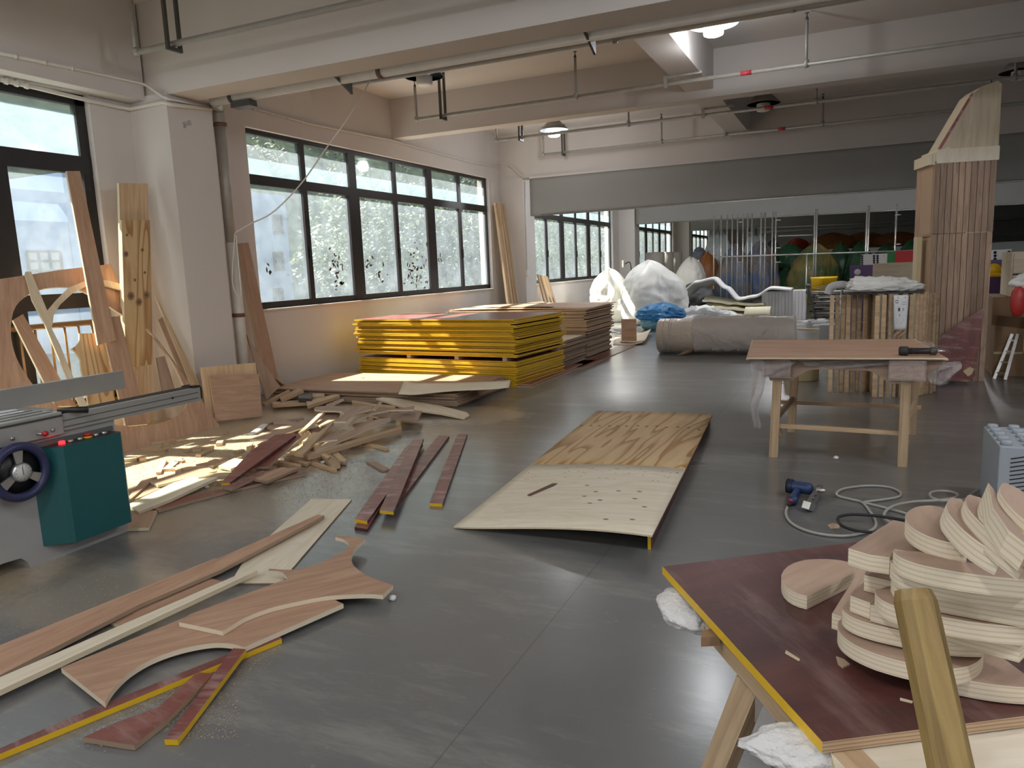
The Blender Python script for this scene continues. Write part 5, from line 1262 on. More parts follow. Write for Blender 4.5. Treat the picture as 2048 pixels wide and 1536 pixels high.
# head side cheek (left), recessed pale rail below it
prism('side_panel', [RP(0, zM-.02, .02), RP(0, zH, .02), RP(0, zH, 1.0), RP(0, zM-.02, 1.0)], .02, ['ply_red', 'edge_light'], rk, flip=(-1, -.28, 0), axis=(0, 0, 1))
rbox('side_rail', -.13, -.05, .05, zM-.02, .35, .6, ['masking', 'edge_light'])
rr = random.Random(31)
N_ = 10
for k in range(N_):
    s0, s1 = k/N_, (k+1)/N_-.010
    rbox('plank', s0, s1, .0, zM-.004, .0, .05, ['walnut_strip', 'edge_tan'], proud=rr.uniform(0, .003))
    rbox('plank', s0, s1, zM, zH+rr.uniform(-.03, .01), .0, .05, ['walnut_strip', 'edge_tan'], proud=.004+rr.uniform(0, .003))
rbox('seam', .55, .93, zM-.004, zM, -.01, .05, ['ply_white', 'edge_light'])
# shoulder of stepped pale layers, then the nose
for k in range(6):
    s0 = -.10+.055*k; rbox('shoulder_layer', s0, s0+.05, zH-.06+.0*k, zH+.045+.012*k, .0, .95, ['ply_white', 'edge_light'])
rbox('shoulder_band', .02, 1.02, zH-.05, zH+.09, -.02, .95, ['ply_white', 'edge_light'])
nose = [RP(.10, zH+.09, .04), RP(1.02, zH+.09, .04), RP(1.015, zN, .04), RP(.95, zN+.035, .04), RP(.70, zN-.01, .04), RP(.60, zN-.06, .04)]
prism('nose_cone', nose, .40, ['ply_pale', 'edge_light'], rk, flip=nF, axis=(0, 0, 1))
prism('nose_edge', [RP(.05, zH+.09, .10), RP(.10, zH+.09, .05), RP(.60, zN-.06, .05), RP(.56, zN-.06, .10)], .3, ['film_red', 'film_red'], rk, flip=nF)
tube('nose_pin', [RP(.9, zN+.02, .2), RP(.9, zN+.06, .2)], .008, 'dark_steel', rk, 8)
# red panel leaning at its foot
planepx('red_board', [(1877, 676), (1964, 616), (1967, 624), (1950, 752), (1938, 764), (1877, 760)], Vector((1.0, 8.93, 0)), Vector((.14, -.95, .12)), .018, ['film_red', 'film_dark'], label='worn red brown panel with sloping top leaning on the rocket foot', cat='board')
planepx('panel_patch', [(1926, 742), (1940, 734), (1948, 738), (1944, 748), (1936, 753)], Vector((1.0, 8.926, 0)), Vector((.14, -.95, .12)), .002, 'masking', bpy.data.objects['red_board'])

# ================================================================== RIGHT EDGE OF THE HALL
box('storage_crate', (1.52, 10.0, .0), (2.6, 10.8, .86), 'cardboard', None, .01, label='big brown cardboard crate standing right of the rocket', cat='crate')
st = empty('storage_box', (1.6, 9.9, 0), 'brown carton with pale taped rim in front of the big crate', 'carton')
box('carton', (1.50, 9.62, 0), (2.15, 9.95, .55), 'cardboard', st, .006)
box('rim', (1.50, 9.612, .25), (1.78, 9.62, .275), 'masking', st); box('rim', (1.77, 9.612, .25), (1.79, 9.62, .46), 'masking', st); box('rim', (1.77, 9.612, .45), (2.0, 9.62, .47), 'masking', st)
prism('flap', [(1.5, 9.62, .552), (1.9, 9.6, .552), (1.75, 9.45, .66), (1.5, 9.5, .70)], .006, 'cardboard', st)
cb = empty('drawer_cabinet', (1.85, 9.7, .86), 'pale wooden drawer cabinet standing on the big crate', 'cabinet')
box('body', (1.68, 10.02, .862), (2.5, 10.6, 1.36), ['ply_pale'], cb, .004)
box('drawer', (1.70, 10.0, .88), (2.45, 10.02, 1.10), 'ply_pale', cb, .003); box('drawer', (1.70, 10.0, 1.12), (2.45, 10.02, 1.34), 'ply_pale', cb, .003)
box('drawer_gap', (1.70, 10.012, 1.10), (2.45, 10.021, 1.12), 'black_plastic', cb)
ld = empty('small_ladder', (1.68, 9.2, 0), 'little aluminium ladder leaning at the cartons', 'ladder')
la, lb_ = PZ(1988, 758, 0), PZ(2010, 760, 0); ta, tb_ = PYW(2024, 668, 9.55), PYW(2035, 668, 9.55)
bar('rail', la, ta, .02, .03, 'galvanised', ld, (1, 0, 0)); bar('rail', lb_, tb_, .02, .03, 'galvanised', ld, (1, 0, 0))
for k in range(4): t_ = .14+.24*k; bar('rung', la.lerp(ta, t_), lb_.lerp(tb_, t_), .02, .015, 'galvanised', ld)
po = box('timber_post', (1.74, 8.95, 0.001), (1.95, 9.05, 1.02), ['ply_brown'], None, .004, label='broad brown board standing upright at the right edge', cat='board')
pt = PYW(2040, 600, 8.95)
blob('red_float', (pt.x-.03, 8.85, pt.z-.16), (.07, .06, .16), 'red_plastic', .05, 1, .02, 3, 4, .05, label='red plastic float hanging under white cloth at the right edge', cat='float')
blob('white_cloth', (pt.x+.07, 8.92, pt.z+.10), (.17, .12, .10), 'cloth_white', .2, 1.4, .12, 5, 4, .35, label='white cloth thrown over the brown board', cat='cloth')
# lettered-free display panels: grey with holes, purple with a yellow disc
def panel(px0, px1, Y, mat, label, th=.03, name='display_panel', zlo=None):
    a, b = PYW(*px0, Y), PYW(*px1, Y); z0 = b.z if zlo is None else zlo
    return box(name, (a.x, Y, z0), (b.x, Y+th, a.z), mat, None, .004, label=label, cat='panel')
def dots(par, a, b, Y, n_, r=.02):
    for k in range(n_):
        p = PYW(*a, Y).lerp(PYW(*b, Y), k/(n_-1)); lathe('hole', (p.x, Y-.001, p.z), [(r, 0), (r, .002)], 'black_plastic', par, 8, axis=(0, -1, 0))
g2 = panel((1984, 500), (2022, 520), 11.6, 'white_panel', 'grey panel with rows of holes seen right of the rocket', zlo=0)
dots(g2, (1990, 505), (1990, 518), 11.6, 3); dots(g2, (2018, 504), (2018, 517), 11.6, 3)
g3 = panel((1980, 520), (2045, 548), 11.5, 'purple_panel', 'purple panel with a yellow half disc right of the rocket', zlo=0)
p = PYW(1988, 540, 11.5); lathe('yellow_disc', (p.x, 11.499, p.z), [(.085, 0), (.085, .003)], 'yellow_plastic', g3, 20, axis=(0, -1, 0))
p = PYW(1980, 547, 11.49); q = PYW(2045, 552, 11.49); box('yellow_band', (p.x, 11.49, q.z), (q.x, 11.498, p.z), 'yellow_plastic', g3)
for k in range(3): bar('timber_batten', (2.2+.06*k, 10.9, 0.002), (2.30+.07*k, 11.0, 2.0), .04, .03, 'timber', label='brown batten leaning beside the purple panel', cat='batten', group='battens by the purple panel')

# ================================================================== SACKS, FOAM AND STOCK AT THE BACK
def bagpx(name, l, r, top, base, mat, label, seed, amp=.1, crease=.07, depth=.9, sub=5, cat='sack', z=0.0, Y=None, grp=None, sag=.22):
    cx_ = (l+r)/2
    c = PZ(cx_, base, z) if Y is None else PYW(cx_, base, Y)
    dist = (c-EYE).dot(FWD); wd = (r-l)*dist/F/2; ht = (base-top)*dist/F
    c2 = c+Vector((0, wd*depth*.5, 0))
    k = 1+wd*depth*.5/dist
    return blob(name, (c2.x*1.0, c2.y, c.z), (wd*k/1.06, wd*depth, ht*k/(2-sag)), mat, amp, 1.5, crease, seed, sub, sag, label=label, cat=cat, group=grp)
def sackpx(l, r, top, base, mat, label, seed, name='plastic_sack', lean=(0, 0), dep=.85, amp=.10, low=.13, folds=7.0):
    c = PZ((l+r)/2, base, 0); dist = (c-EYE).dot(FWD); wd = (r-l)*dist/F/2; ht = (base-top)*dist/F
    c.y += wd*dep*.6; k = 1+wd*dep*.6/dist
    return sack(name, (c.x*k, c.y, 0), wd*k*.97, wd*dep, ht*k, mat, seed, folds, amp, low, lean, label=label, cat='sack')
sackpx(1186, 1272, 541, 645, 'bag_cream', 'smaller white sack by the second window', 1, lean=(-.1, 0), amp=.16, folds=6)
sackpx(1243, 1374, 527, 650, 'bag_white', 'largest grey white sack in front of the other white sack', 2, lean=(-.12, 0), amp=.11, folds=8)
bl_ = sackpx(1281, 1362, 620, 661, 'bag_cyan', 'blue plastic bag on the floor before the large sack', 3, 'plastic_bag', amp=.12)
c = WM[bl_.name].translation; sack('bag_top', c+Vector((.02, -.05, .20)), .40, .36, .36, 'bag_blue', 4, 9.0, .34, .2, parent=bl_)
# wooden board ends and curled sheets between stack and sacks
box('plywood_board', (-3.72, 13.0, .001), (-3.45, 13.04, .42), ['ply_red'], None, 0, label='orange brown board standing on edge behind the tan stack', cat='board')
for k, (p, z) in enumerate((([(1226, 690), (1285, 690), (1300, 672), (1232, 668)], .03), ([(1240, 684), (1290, 686), (1302, 668), (1252, 662)], .06))):
    def fn(u, v, p=p, z=z):
        a, b, c_, d = [PZ(x, y, .004+.02*k) for x, y in p]; q = a.lerp(b, u).lerp(d.lerp(c_, u), v); q.z = .006+.02*k+.16*max(0, u-.6)**1.3*(.4+.6*v)*2; return q
    surf('plywood_sheet', fn, 12, 6, .006, ['ply_pale', 'edge_brown'], label=('curled pale thin sheet on the floor, the lower one by the roll', 'curled pale thin sheet on the floor, the upper one by the roll')[k], cat='veneer')
# clear film roll lying across the floor
ro = empty('film_roll', (-1.85, 11.45, 0), 'big roll of clear plastic film lying on the floor', 'film roll')
rxa, rxb = PZ(1306, 711, 0).x, PZ(1545, 712, 0).x; yy = 11.47; rad = .268
lathe('roll_core', (rxa+.02, yy, rad+.003), [(.0, 0), (rad-.02, .0), (rad, .02), (rad, rxb-rxa-.06), (rad-.02, rxb-rxa-.04), (.0, rxb-rxa-.04)], 'roll_core', ro, 48, axis=(1, 0, 0))
for x in (rxa+.12, rxa+.2, rxa+.24): lathe('wrap_ridge', (x, yy, rad+.003), [(rad+.001, 0), (rad+.006, .006), (rad+.001, .014)], 'roll_film', ro, 48, axis=(1, 0, 0))
def fn(u, v):
    a = math.radians(-120+255*v); r = rad+.012+.055*max(0, .32-abs(noise.noise(Vector((u*4+v*3, v*2-u*2, 1)))))+.035*max(0, .3-abs(noise.noise(Vector((u*9-v*4, v*4, 4)))))
    x = rxa+.55+(rxb-rxa-.25)*u+.10*(v-.5)
    y, z = yy-math.sin(a)*r*(-1)*-1, rad+math.cos(a)*r
    return (x, yy-math.sin(a)*r, max(.004, z)+.003)
surf('loose_film', fn, 40, 30, .002, 'roll_film', ro)
def fn(u, v): return (rxb-.3+.85*u, yy-.25+.6*v+.1*u, .01+(.40*(1-u)**1.5)*(1-.8*abs(v-.4))+.04*noise.noise(Vector((u*5, v*5, 2)))+.03)
surf('loose_film', fn, 16, 12, .002, 'roll_film', ro)
# kraft paper cone
p = PZ(1357, 717, 0); q = PZ(1400, 703, 0); d = (q-p)
lathe('paper_cone', p+Vector((0, 0, .055)), [(.005, 0), (.03, d.length*.4), (.055, d.length), (.05, d.length), (.0, d.length*.2)], 'cardboard', None, 18, axis=d, label='rolled kraft paper cone beside the film roll', cat='paper')
box('small_carton', (PZ(1368, 641).x, 17.2, .0), (PZ(1392, 641).x, 17.5, .28), 'cardboard', None, .005, label='small dark carton behind the film roll', cat='carton')
# white and yellow foam heap
ctr = PZ(1460, 640, 0)
def px3(px, py, Y): return PYW(px, py, Y)
Yf = 17.6
def fn(u, v):
    top = [(1368, 580), (1395, 563), (1430, 556), (1455, 575), (1480, 597), (1510, 592), (1545, 575), (1585, 578)]
    i = u*(len(top)-1); k = min(int(i), len(top)-2); t_ = i-k; px = top[k][0]+(top[k+1][0]-top[k][0])*t_
    t2 = t_*t_*(3-2*t_); py = top[k][1]+(top[k+1][1]-top[k][1])*t2
    p = PYW(px, py, Yf+.2); return p+Vector((0, 1.0*(v-.3), .10*math.sin(v*3)-.15*v))
surf('foam_sheet', fn, 42, 8, .03, ['foam_white', 'foam_white'], label='curling white foam sheet draped over the foam heap', cat='foam')
lb2 = ['folded yellow foam sheet at the bottom of the foam heap', 'folded yellow foam sheet in the middle of the foam heap', 'folded yellow foam sheet high in the foam heap', 'rolled over yellow foam end at the foot of the heap']
for k in range(3):
    def fn(u, v, k=k):
        x0, x1 = PYW(1405, 620, Yf).x, PYW(1520+4*k, 620, Yf).x
        return (x0+(x1-x0)*u, Yf-.25+.12*k+.9*v, .12+.17*k+.12*math.sin(u*3.1+k)*(.5+.5*v)+.04*noise.noise(Vector((u*6, v*4, k))))
    surf('foam_sheet', fn, 24, 8, .05, ['foam_yellow', 'foam_yellow'], label=lb2[k], cat='foam')
def fn(u, v):
    a = u*5.2; p = PYW(1490, 622, Yf-.3); return (p.x+.45*v*1.2+.02*math.sin(a), Yf-.35-.13*math.cos(a), .17+.15*math.sin(a))
surf('foam_sheet', fn, 24, 6, .03, ['foam_yellow', 'foam_yellow'], label=lb2[3], cat='foam')
blob('foam_heap', PZ(1400, 648, 0)+Vector((0, .3, 0)), (.62, .4, .2), 'foam_white', .3, 1.8, .2, 9, 5, .35, label='crumpled white foam heap beside the blue bag', cat='foam')
blob('dark_bag', PYW(1392, 612, 19.0)*1.0-Vector((0, 0, .55)), (.5, .4, .45), 'bag_dark', .15, 1.5, .15, 10, 4, .3, label='black bag hidden behind the foam heap', cat='sack')
bpy.data.objects['dark_bag'].location.z = 0
# polystyrene block of glued sheets
pb0 = PZ(1537, 640, 0); pb1 = PYW(1611, 620, pb0.y); pb1.z = 0.0
sb = empty('foam_block', (pb0+pb1)/2, 'white polystyrene block of upright sheets', 'foam block')
hgt = PYW(1570, 582, pb0.y).z
for k in range(11):
    a, b = pb0.lerp(pb1, k/11), pb0.lerp(pb1, (k+.94)/11)
    prism('foam_board', [a+Vector((0, -.006*(k % 2), .001)), b+Vector((0, -.006*(k % 2), .001)), b+Vector((0, -.006*(k % 2), hgt)), a+Vector((0, -.006*(k % 2), hgt))], .7, 'styrofoam', sb, flip=(0, -1, 0))
box('foam_cheek', (PYW(1523, 600, pb0.y).x, pb0.y+.02, 0), (pb0.x-.005, pb0.y+.7, hgt-.01), 'foam_white', sb)
# scraps of white foam on the floor
rr = random.Random(17)
chips = [boxmesh(.22, .05, .012, 'foam_white'), boxmesh(.12, .08, .02, 'foam_white'), boxmesh(.3, .03, .02, 'foam_white')]
for k in range(46):
    px, py = rr.uniform(1370, 1650), rr.uniform(632, 655)
    if px > 1520: py = rr.uniform(636, 652)
    if px < 1440 and py < 645: continue
    p = PZ(px, py, .001)
    obj('foam_scrap', rr.choice(chips), None, Matrix.Translation(p) @ Matrix.Rotation(rr.uniform(-.8, .8), 4, 'Z'), 'white foam scrap scattered on the floor round the foam block', 'foam scrap', 'white foam scraps on the floor')
for k in range(8):
    p = PZ(rr.uniform(1225, 1290), rr.uniform(656, 668), .001)
    obj('foam_scrap', chips[1], None, Matrix.Translation(p) @ Matrix.Rotation(rr.uniform(-1, 1), 4, 'Z'), 'white foam scrap on the floor before the white sacks', 'foam scrap', 'foam scraps by the sacks')
bar('timber_batten', PZ(1550, 656, .015), PZ(1672, 660, .015), .06, .02, 'timber', label='long thin batten on the floor behind the film roll', cat='batten')
# standing foam rolls by the third window
for k in range(3):
    p = PXW(1284+18*k, 560, -5.7+.1*k); lathe('foam_roll', (p.x, 24.0+.9*k, 0), [(.0, 0), (.30, 0), (.30, 1.72), (.27, 1.74), (.0, 1.75)], 'foam_roll', None, 24, label='translucent foam roll standing before the third window', cat='foam roll', group='foam rolls before the third window')
# wrapped bale and sacks behind the rack
p = PYW(1382, 575, 21.5)
def drumbag(px, l, r, top, Y, base_z, mat, label, seed):
    c = PYW(px, 560, Y); wd = (r-l)*Y/F/2*1.0; ztop = PYW(px, top, Y).z
    o = sack('wrapped_bale', (c.x, Y, base_z), wd, wd, ztop-base_z, mat, seed, 12.0, .06, .04, tip=.2, label=label, cat='bale'); return o
lathe('pallet_drum', (p.x, 21.5, 0), [(.0, 0), (.42, 0), (.42, .62), (.0, .62)], 'bag_dark', None, 20, label='dark drum carrying the white wrapped bale', cat='drum')
drumbag(1382, 1355, 1411, 516, 21.5, .62, 'bag_cream', 'white wrapped bale with gathered top behind the sacks', 12)
BG = [  # left, right, top, base, Y, material, label
 (1402, 1470, 460, 590, 25.0, 'bag_clear', 'big clear white sack piled near the third window'),
 (1392, 1442, 508, 585, 24.0, 'bag_orange', 'orange stuffed sack beside the wrapped bale'),
 (1385, 1410, 494, 520, 24.2, 'bag_navy', 'small dark blue sack on the orange one'),
 (1436, 1500, 490, 590, 23.4, 'bag_navy', 'blue film sack behind the upright poles, nearer the windows'),
 (1490, 1552, 486, 592, 23.6, 'bag_navy', 'blue film sack behind the upright poles, farther from the windows'),
 (1486, 1535, 460, 590, 25.2, 'bag_clear', 'clear film sack with green inside on the blue ones'),
 (1520, 1566, 478, 590, 25.8, 'bag_dark', 'dark sack between the blue and green sacks'),
 (1550, 1606, 488, 536, 25.0, 'bag_green', 'green sack lying aslant on the dark ones'),
 (1550, 1606, 535, 590, 24.6, 'bag_green', 'dark green sack at the bottom behind the poles'),
 (1582, 1668, 488, 590, 24.0, 'bag_olive', 'huge olive green film sack behind the poles'),
 (1650, 1706, 488, 590, 25.5, 'bag_green', 'green sack between the olive sack and the panels'),
 (1690, 1748, 488, 590, 25.0, 'bag_green', 'dark green sack above the white panel'),
 (1740, 1800, 490, 590, 25.6, 'bag_green', 'green sack behind the red panel'),
 (1790, 1850, 486, 590, 26.0, 'bag_green', 'green sack half hidden by the rocket'),
 (1572, 1614, 477, 500, 28.3, 'bag_red', 'red stuffed sack on the heap at the back'),
 (1628, 1700, 466, 500, 28.0, 'bag_orange', 'orange sack on the heap, nearest to the red one'),
 (1690, 1764, 464, 500, 28.5, 'bag_orange', 'orange sack on the heap, above the white panel'),
 (1752, 1830, 464, 500, 28.2, 'bag_orange', 'orange sack on the heap, next to the rocket'),
]
for k, (l, r, t_, b_, Y, m, lab) in enumerate(BG):
    p = PYW((l+r)/2, b_, Y); z0 = (1.622 if Y >= 28 else p.z) if b_ < 560 else 0.0
    zt_ = PYW((l+r)/2, t_, Y).z; wd = (r-l)*Y*1.02/F/2
    sack('stuffed_sack', (p.x, Y, max(0.0, z0)), wd*.94, wd*.72, zt_-max(0, z0), m, 40+k, 7.0, .11, .14, label=lab, cat='sack')
# low boxes under the heap so the upper sacks rest on something
box('storage_crate', (-1.9, 27.4, 0), (6.5, 29.8, 1.62), 'far_grey', None, .02, label='long grey crate row carrying the orange sacks', cat='crate')
# rack of scaffold poles
Yk = 20.2
rkx = empty('pole_rack', (PYW(1500, 600, Yk).x, Yk, 0), 'rack of thin galvanised poles before the coloured sacks', 'rack')
ck = crop(1440, 420, 4.876)
zt_ = 2.56
for x in (-60, 10, 65, 115, 170, 222, 265, 305, 395, 435, 505, 540, 915, 935, 1420, 1440, 1705):
    px = ck([(x, 450)])[0][0]; p = PYW(px, 512, Yk)
    tube('pole', [(p.x, Yk+(.06 if x % 2 else 0), 0), (p.x, Yk+(.06 if x % 2 else 0), zt_)], .021 if x > 900 else .018, 'galvanised', rkx, 8)
a, b = PYW(1430, 514, Yk-.05), PYW(1832, 501, Yk-.05)
tube('cross_rail', [a, b], .02, 'galvanised', rkx, 8)
p = PYW(1614, 508, Yk); tube('pole', [(p.x, Yk-.09, 0), (p.x, Yk-.09, p.z)], .02, 'galvanised', rkx, 8)
a, b = PYW(1556, 472, Yk), PYW(1626, 470, Yk); tube('cross_rail', [a, b], .016, 'galvanised', rkx, 8)
for x, y in ((540, 100), (170, 120), (540, 370), (540, 510), (170, 510), (1705, 50), (1705, 335)):
    q = ck([(x, y)])[0]; p = PYW(*q, Yk); tube('pole_lug', [p, p+Vector((.13, 0, 0))], .015, 'galvanised', rkx, 6)
# yellow tub, tube heap, stand
p = PYW(1648, 562, 18.9); 
lathe('yellow_tub', (p.x, 18.9, .60), [(.0, 0), (.27, 0), (.28, .28), (.30, .30), (.29, .32), (.26, .31), (.25, .02), (.0, .015)], 'yellow_plastic', None, 28, label='yellow plastic tub on the heap of steel tubes', cat='tub')
rr = random.Random(3)
hx0, hx1 = PYW(1610, 600, 18.6).x, PYW(1745, 600, 18.6).x
for k in range(56):
    z = .0225+.0445*(k//4); L_ = rr.uniform(1.1, 1.6); x = rr.uniform(hx0+.55, hx0+.85); y = 18.3+.10*(k % 4)+.02*(k//4 % 2); a = rr.gauss(0, .012); t_ = 0.0
    dd = Vector((math.cos(a)*math.cos(t_), math.sin(a), math.sin(t_)))*L_/2; c = Vector((x+.3, y, z))
    tube('steel_tube', [c-dd, c+dd], .022, 'galvanised' if k % 3 else 'dark_steel', None, 8, label='loose galvanised tube in the heap under the yellow tub', cat='tube', group='heap of steel tubes')
for k in range(6):
    p0 = PYW(1655+8*k, 560, 18.4); bar('steel_strip', (p0.x-.3, 18.3+.05*k, .70+.02*k), (p0.x+.35, 18.35+.05*k, .56+.02*k), .03, .01, 'steel', label='bright steel strip sticking out of the tube heap', cat='strip', group='steel strips on the tube heap')
sd = empty('folding_stand', PZ(1620, 625, 0), 'grey folding steel stand beside the polystyrene block', 'stand')
a = PYW(1616, 572, 17.3); tube('stand_leg', [a, PZ(1636, 624, 0.02)], .02, 'galvanised', sd, 8); tube('stand_leg', [a, PZ(1606, 618, 0.02)], .02, 'galvanised', sd, 8)
lathe('stand_joint', a, [(.0, -.03), (.05, -.03), (.05, .03), (.0, .03)], 'dark_steel', sd, 12, axis=(0, 1, 0)); tube('stand_leg', [a, a+Vector((.15, .5, -.75))], .018, 'dark_steel', sd, 8)
tube('elbow_duct', smooth_path([PYW(1656, 588, 12.5), PYW(1662, 574, 12.5), PYW(1682, 569, 12.5), PYW(1700, 572, 12.6)], 6), .055, 'foam_white', None, 14, label='white plastic elbow duct behind the slat bundle', cat='duct')
ed = bpy.data.objects['elbow_duct']; q = PYW(1684, 580, 12.5); tube('duct_post', [(q.x, 12.5, 0), (q.x, 12.5, q.z)], .02, 'steel', ed, 8)
box('steel_cabinet', (PYW(1640, 600, 13.2).x, 13.2, 0), (PYW(1672, 600, 13.2).x, 13.5, .28), 'machine_grey', None, .01, label='low grey metal box left of the slat bundle', cat='box')
# coloured display panels behind the slats
gA = panel((1722, 509), (1778, 533), 15.6, 'white_panel', 'light grey panel with hole rows beside the green one', zlo=0)
for xx in (1724, 1748, 1755): dots(gA, (xx, 512), (xx, 530), 15.6, 5, .022)
panel((1775, 505), (1791, 533), 15.55, 'green_panel', 'narrow green panel between the grey and red ones', zlo=0)
panel((1791, 502), (1842, 533), 15.5, 'red_panel', 'plain red panel beside the rocket', zlo=0)
gP = panel((1700, 531), (1748, 556), 15.2, 'purple_panel', 'purple panel with a white dot left of the pale sheet', zlo=0)
p = PYW(1715, 544, 15.2); lathe('white_dot', (p.x, 15.199, p.z), [(.055, 0), (.055, .003)], 'white_panel', gP, 20, axis=(0, -1, 0))
panel((1746, 527), (1842, 590), 14.9, 'ply_pale', 'pale plywood sheet standing behind the slat bundle', .018, 'plywood_sheet', zlo=0)
# far shelf lines at the end of the hall
sh = empty('storage_rack', (0, 38, 0), 'dim grey shelving along the far end of the hall', 'rack')
for z in (1.0, 1.9, 2.6): box('shelf', (-4.5, 37.5, z), (8, 38.3, z+.08), 'far_grey', sh)
for x in (-4.5, -1.4, 1.7, 4.8, 7.9): box('upright', (x, 37.5, 0), (x+.1, 38.3, 3.0), 'far_grey', sh)

# ================================================================== NAIL GUN AND HOSES
cg = crop(1450, 650, 3.413)
G = PZ(1600, 1008, 0); ng = empty('nail_gun', (G.x, G.y, 0), 'dark blue air nail gun lying on the floor', 'nail gun')
b0, b1 = PZ(1580, 972, .055), PZ(1622, 978, .055); d = (b1-b0).normalized()
lathe('gun_body', b0-d*.02, [(.0, 0), (.030, .002), (.038, .01), (.040, .03), (.034, .04), (.036, .10), (.034, .135), (.02, .15), (.0, .152)], 'tool_blue', ng, 24, axis=d)
for k in range(5): lathe('cap_fin', b0-d*(.018-.008*k), [(.036, 0), (.043, .002), (.036, .005)], 'black_plastic', ng, 24, axis=d)
n1 = PZ(1585, 1000, .03); bar('handle', b0+d*.05+Vector((0, 0, -.015)), n1+Vector((0, -.01, .0)), .035, .05, 'tool_blue', ng, bev=.01)
lathe('handle_end', n1+Vector((.0, .0, .0)), [(.0, -.025), (.026, -.02), (.028, .02), (.0, .03)], 'tool_blue', ng, 18, axis=(1, .1, 0))
tube('air_fitting', [PZ(1581, 996, .03), PZ(1580, 1004, .03)], .014, 'button_red', ng, 12); tube('air_plug', [PZ(1580, 1004, .03), PZ(1578, 1010, .025)], .011, 'black_rubber', ng, 12)
bar('magazine', PZ(1618, 1012, .03), PZ(1640, 975, .035), .035, .04, 'steel', ng, bev=.003)
bar('magazine_plate', PZ(1612, 1010, .04), PZ(1622, 1014, .02), .05, .045, 'steel', ng, bev=.003)
for k in range(3): bar('magazine_slot', PZ(1624+5*k, 1000-8*k, .056), PZ(1628+5*k, 998-8*k, .056), .006, .003, 'black_plastic', ng)
lathe('nose', b1+d*.03, [(.02, 0), (.014, .03), (.01, .05), (.0, .051)], 'steel', ng, 14, axis=d)
def hose(pts, r, m, lab, z=.009):
    tube('air_hose', smooth_path([PZ(*q, z+(.016 if i in ZH_ else 0)) for i, q in enumerate(cg(pts))], 6), r, m, None, 8, label=lab, cat='hose')
ZH_ = (14, 15, 26, 27)
hose([(438, 1218), (415, 1280), (440, 1340), (520, 1390), (640, 1425), (780, 1440), (900, 1430), (1000, 1400), (1030, 1365), (1020, 1320), (980, 1260), (935, 1210), (860, 1190), (785, 1172), (760, 1150), (800, 1120), (900, 1103), (1020, 1097), (1130, 1110), (1195, 1142), (1185, 1172), (1080, 1192), (950, 1210), (1000, 1225), (1100, 1250), (1240, 1290), (1330, 1330), (1420, 1345)], .0075, 'hose_grey', 'grey air hose looping away from the nail gun')
ZH_ = ()
hose([(1330, 1400), (1160, 1360), (1100, 1330), (1085, 1298), (1110, 1258), (1180, 1225), (1300, 1205), (1430, 1198), (1540, 1185), (1590, 1160), (1540, 1137), (1450, 1133), (1400, 1148), (1405, 1172), (1445, 1192), (1500, 1200), (1640, 1190), (1700, 1140), (1790, 1105), (1900, 1100)], .0075, 'hose_grey', 'second grey hose loop nearer the half disc pile', .026)
hose([(1350, 1360), (1220, 1332), (1050, 1305), (880, 1293), (790, 1305), (770, 1330), (800, 1370), (880, 1400), (1000, 1415), (1150, 1420), (1300, 1440)], .008, 'black_rubber', 'black hose lying among the grey loops', .04)
prism('dust_stain', [PZ(a, b, .0012) for a, b in cg([(700, 1365), (740, 1350), (785, 1362), (780, 1385), (720, 1388)])], .001, 'adhesive_tan', None, label='dried glue smear on the floor by the hoses', cat='stain')

# grey box with studs and slots at the right edge
gy = 4.35; p = PYW(1999, 900, gy); gz = PYW(2003, 893, gy).z
gb = empty('stud_box', (p.x+.3, gy+.2, 0), 'blue grey box with round studs and slots at the right edge', 'box')
box('body', (p.x, gy, 0), (p.x+.62, gy+.5, gz), 'toy_grey', gb, .006)
st0 = None
for i in range(6):
    for j in range(5):
        m = Matrix.Translation((p.x+.035+.10*i, gy+.045+.10*j, gz))
        if st0 is None: st0 = obj('stud', lathemesh([(.026, 0), (.026, .02), (.022, .024), (.0, .024)], 'toy_grey', 14), gb, m)
        else: clone(st0, m, gb)
for i in range(2):
    for k in range(13):
        z = gz-.05-.022*k; bar('slot', (p.x+.05+.26*i, gy-.0005, z-.012), (p.x+.13+.26*i, gy-.0005, z+.008), .003, .006, 'black_plastic', gb)

# ================================================================== FOREGROUND BENCH
ZB = .72
cF = crop(1200, 900, 2.415)
fb = flatpx('film_board', [(1325, 1133), (1530, 1107), (1760, 1078), (1980, 1047), (2300, 1004), (2560, 1330), (2048, 1432), (1645, 1484)], ZB, .018, ['film_dark', 'edge_tan'], label='dark red film faced board on the near trestle', cat='board', axis=PZ(1980, 1047, ZB)-PZ(1325, 1133, ZB))
e0, e1 = PZ(1325, 1133, ZB), PZ(1645, 1484, ZB); dd = (e1-e0).normalized(); nn = Vector((dd.y, -dd.x, 0)); nn = nn if nn.x < 0 else -nn
prism('yellow_edge', [e0+nn*.0006, e1+nn*.0006, e1+nn*.0006-Vector((0, 0, .0178)), e0+nn*.0006-Vector((0, 0, .0178))], .001, 'yellow_paint', fb, flip=nn)
q0 = PZ(1645, 1484, ZB); 
for k, pts in enumerate(([(1672, 1312), (1688, 1318), (1700, 1328), (1686, 1334), (1676, 1326)], [(1905, 1375), (1918, 1380), (1915, 1390), (1900, 1385)])):
    flatpx('glue_blob', pts, ZB+.003, .003, 'adhesive_tan', fb)
for pts in ([(1800, 1395), (1826, 1402), (1824, 1406), (1800, 1400)], [(1572, 1300), (1600, 1318), (1598, 1322), (1570, 1306)]):
    flatpx('scratch', pts, ZB+.0008, .0008, 'ply_pale', fb)
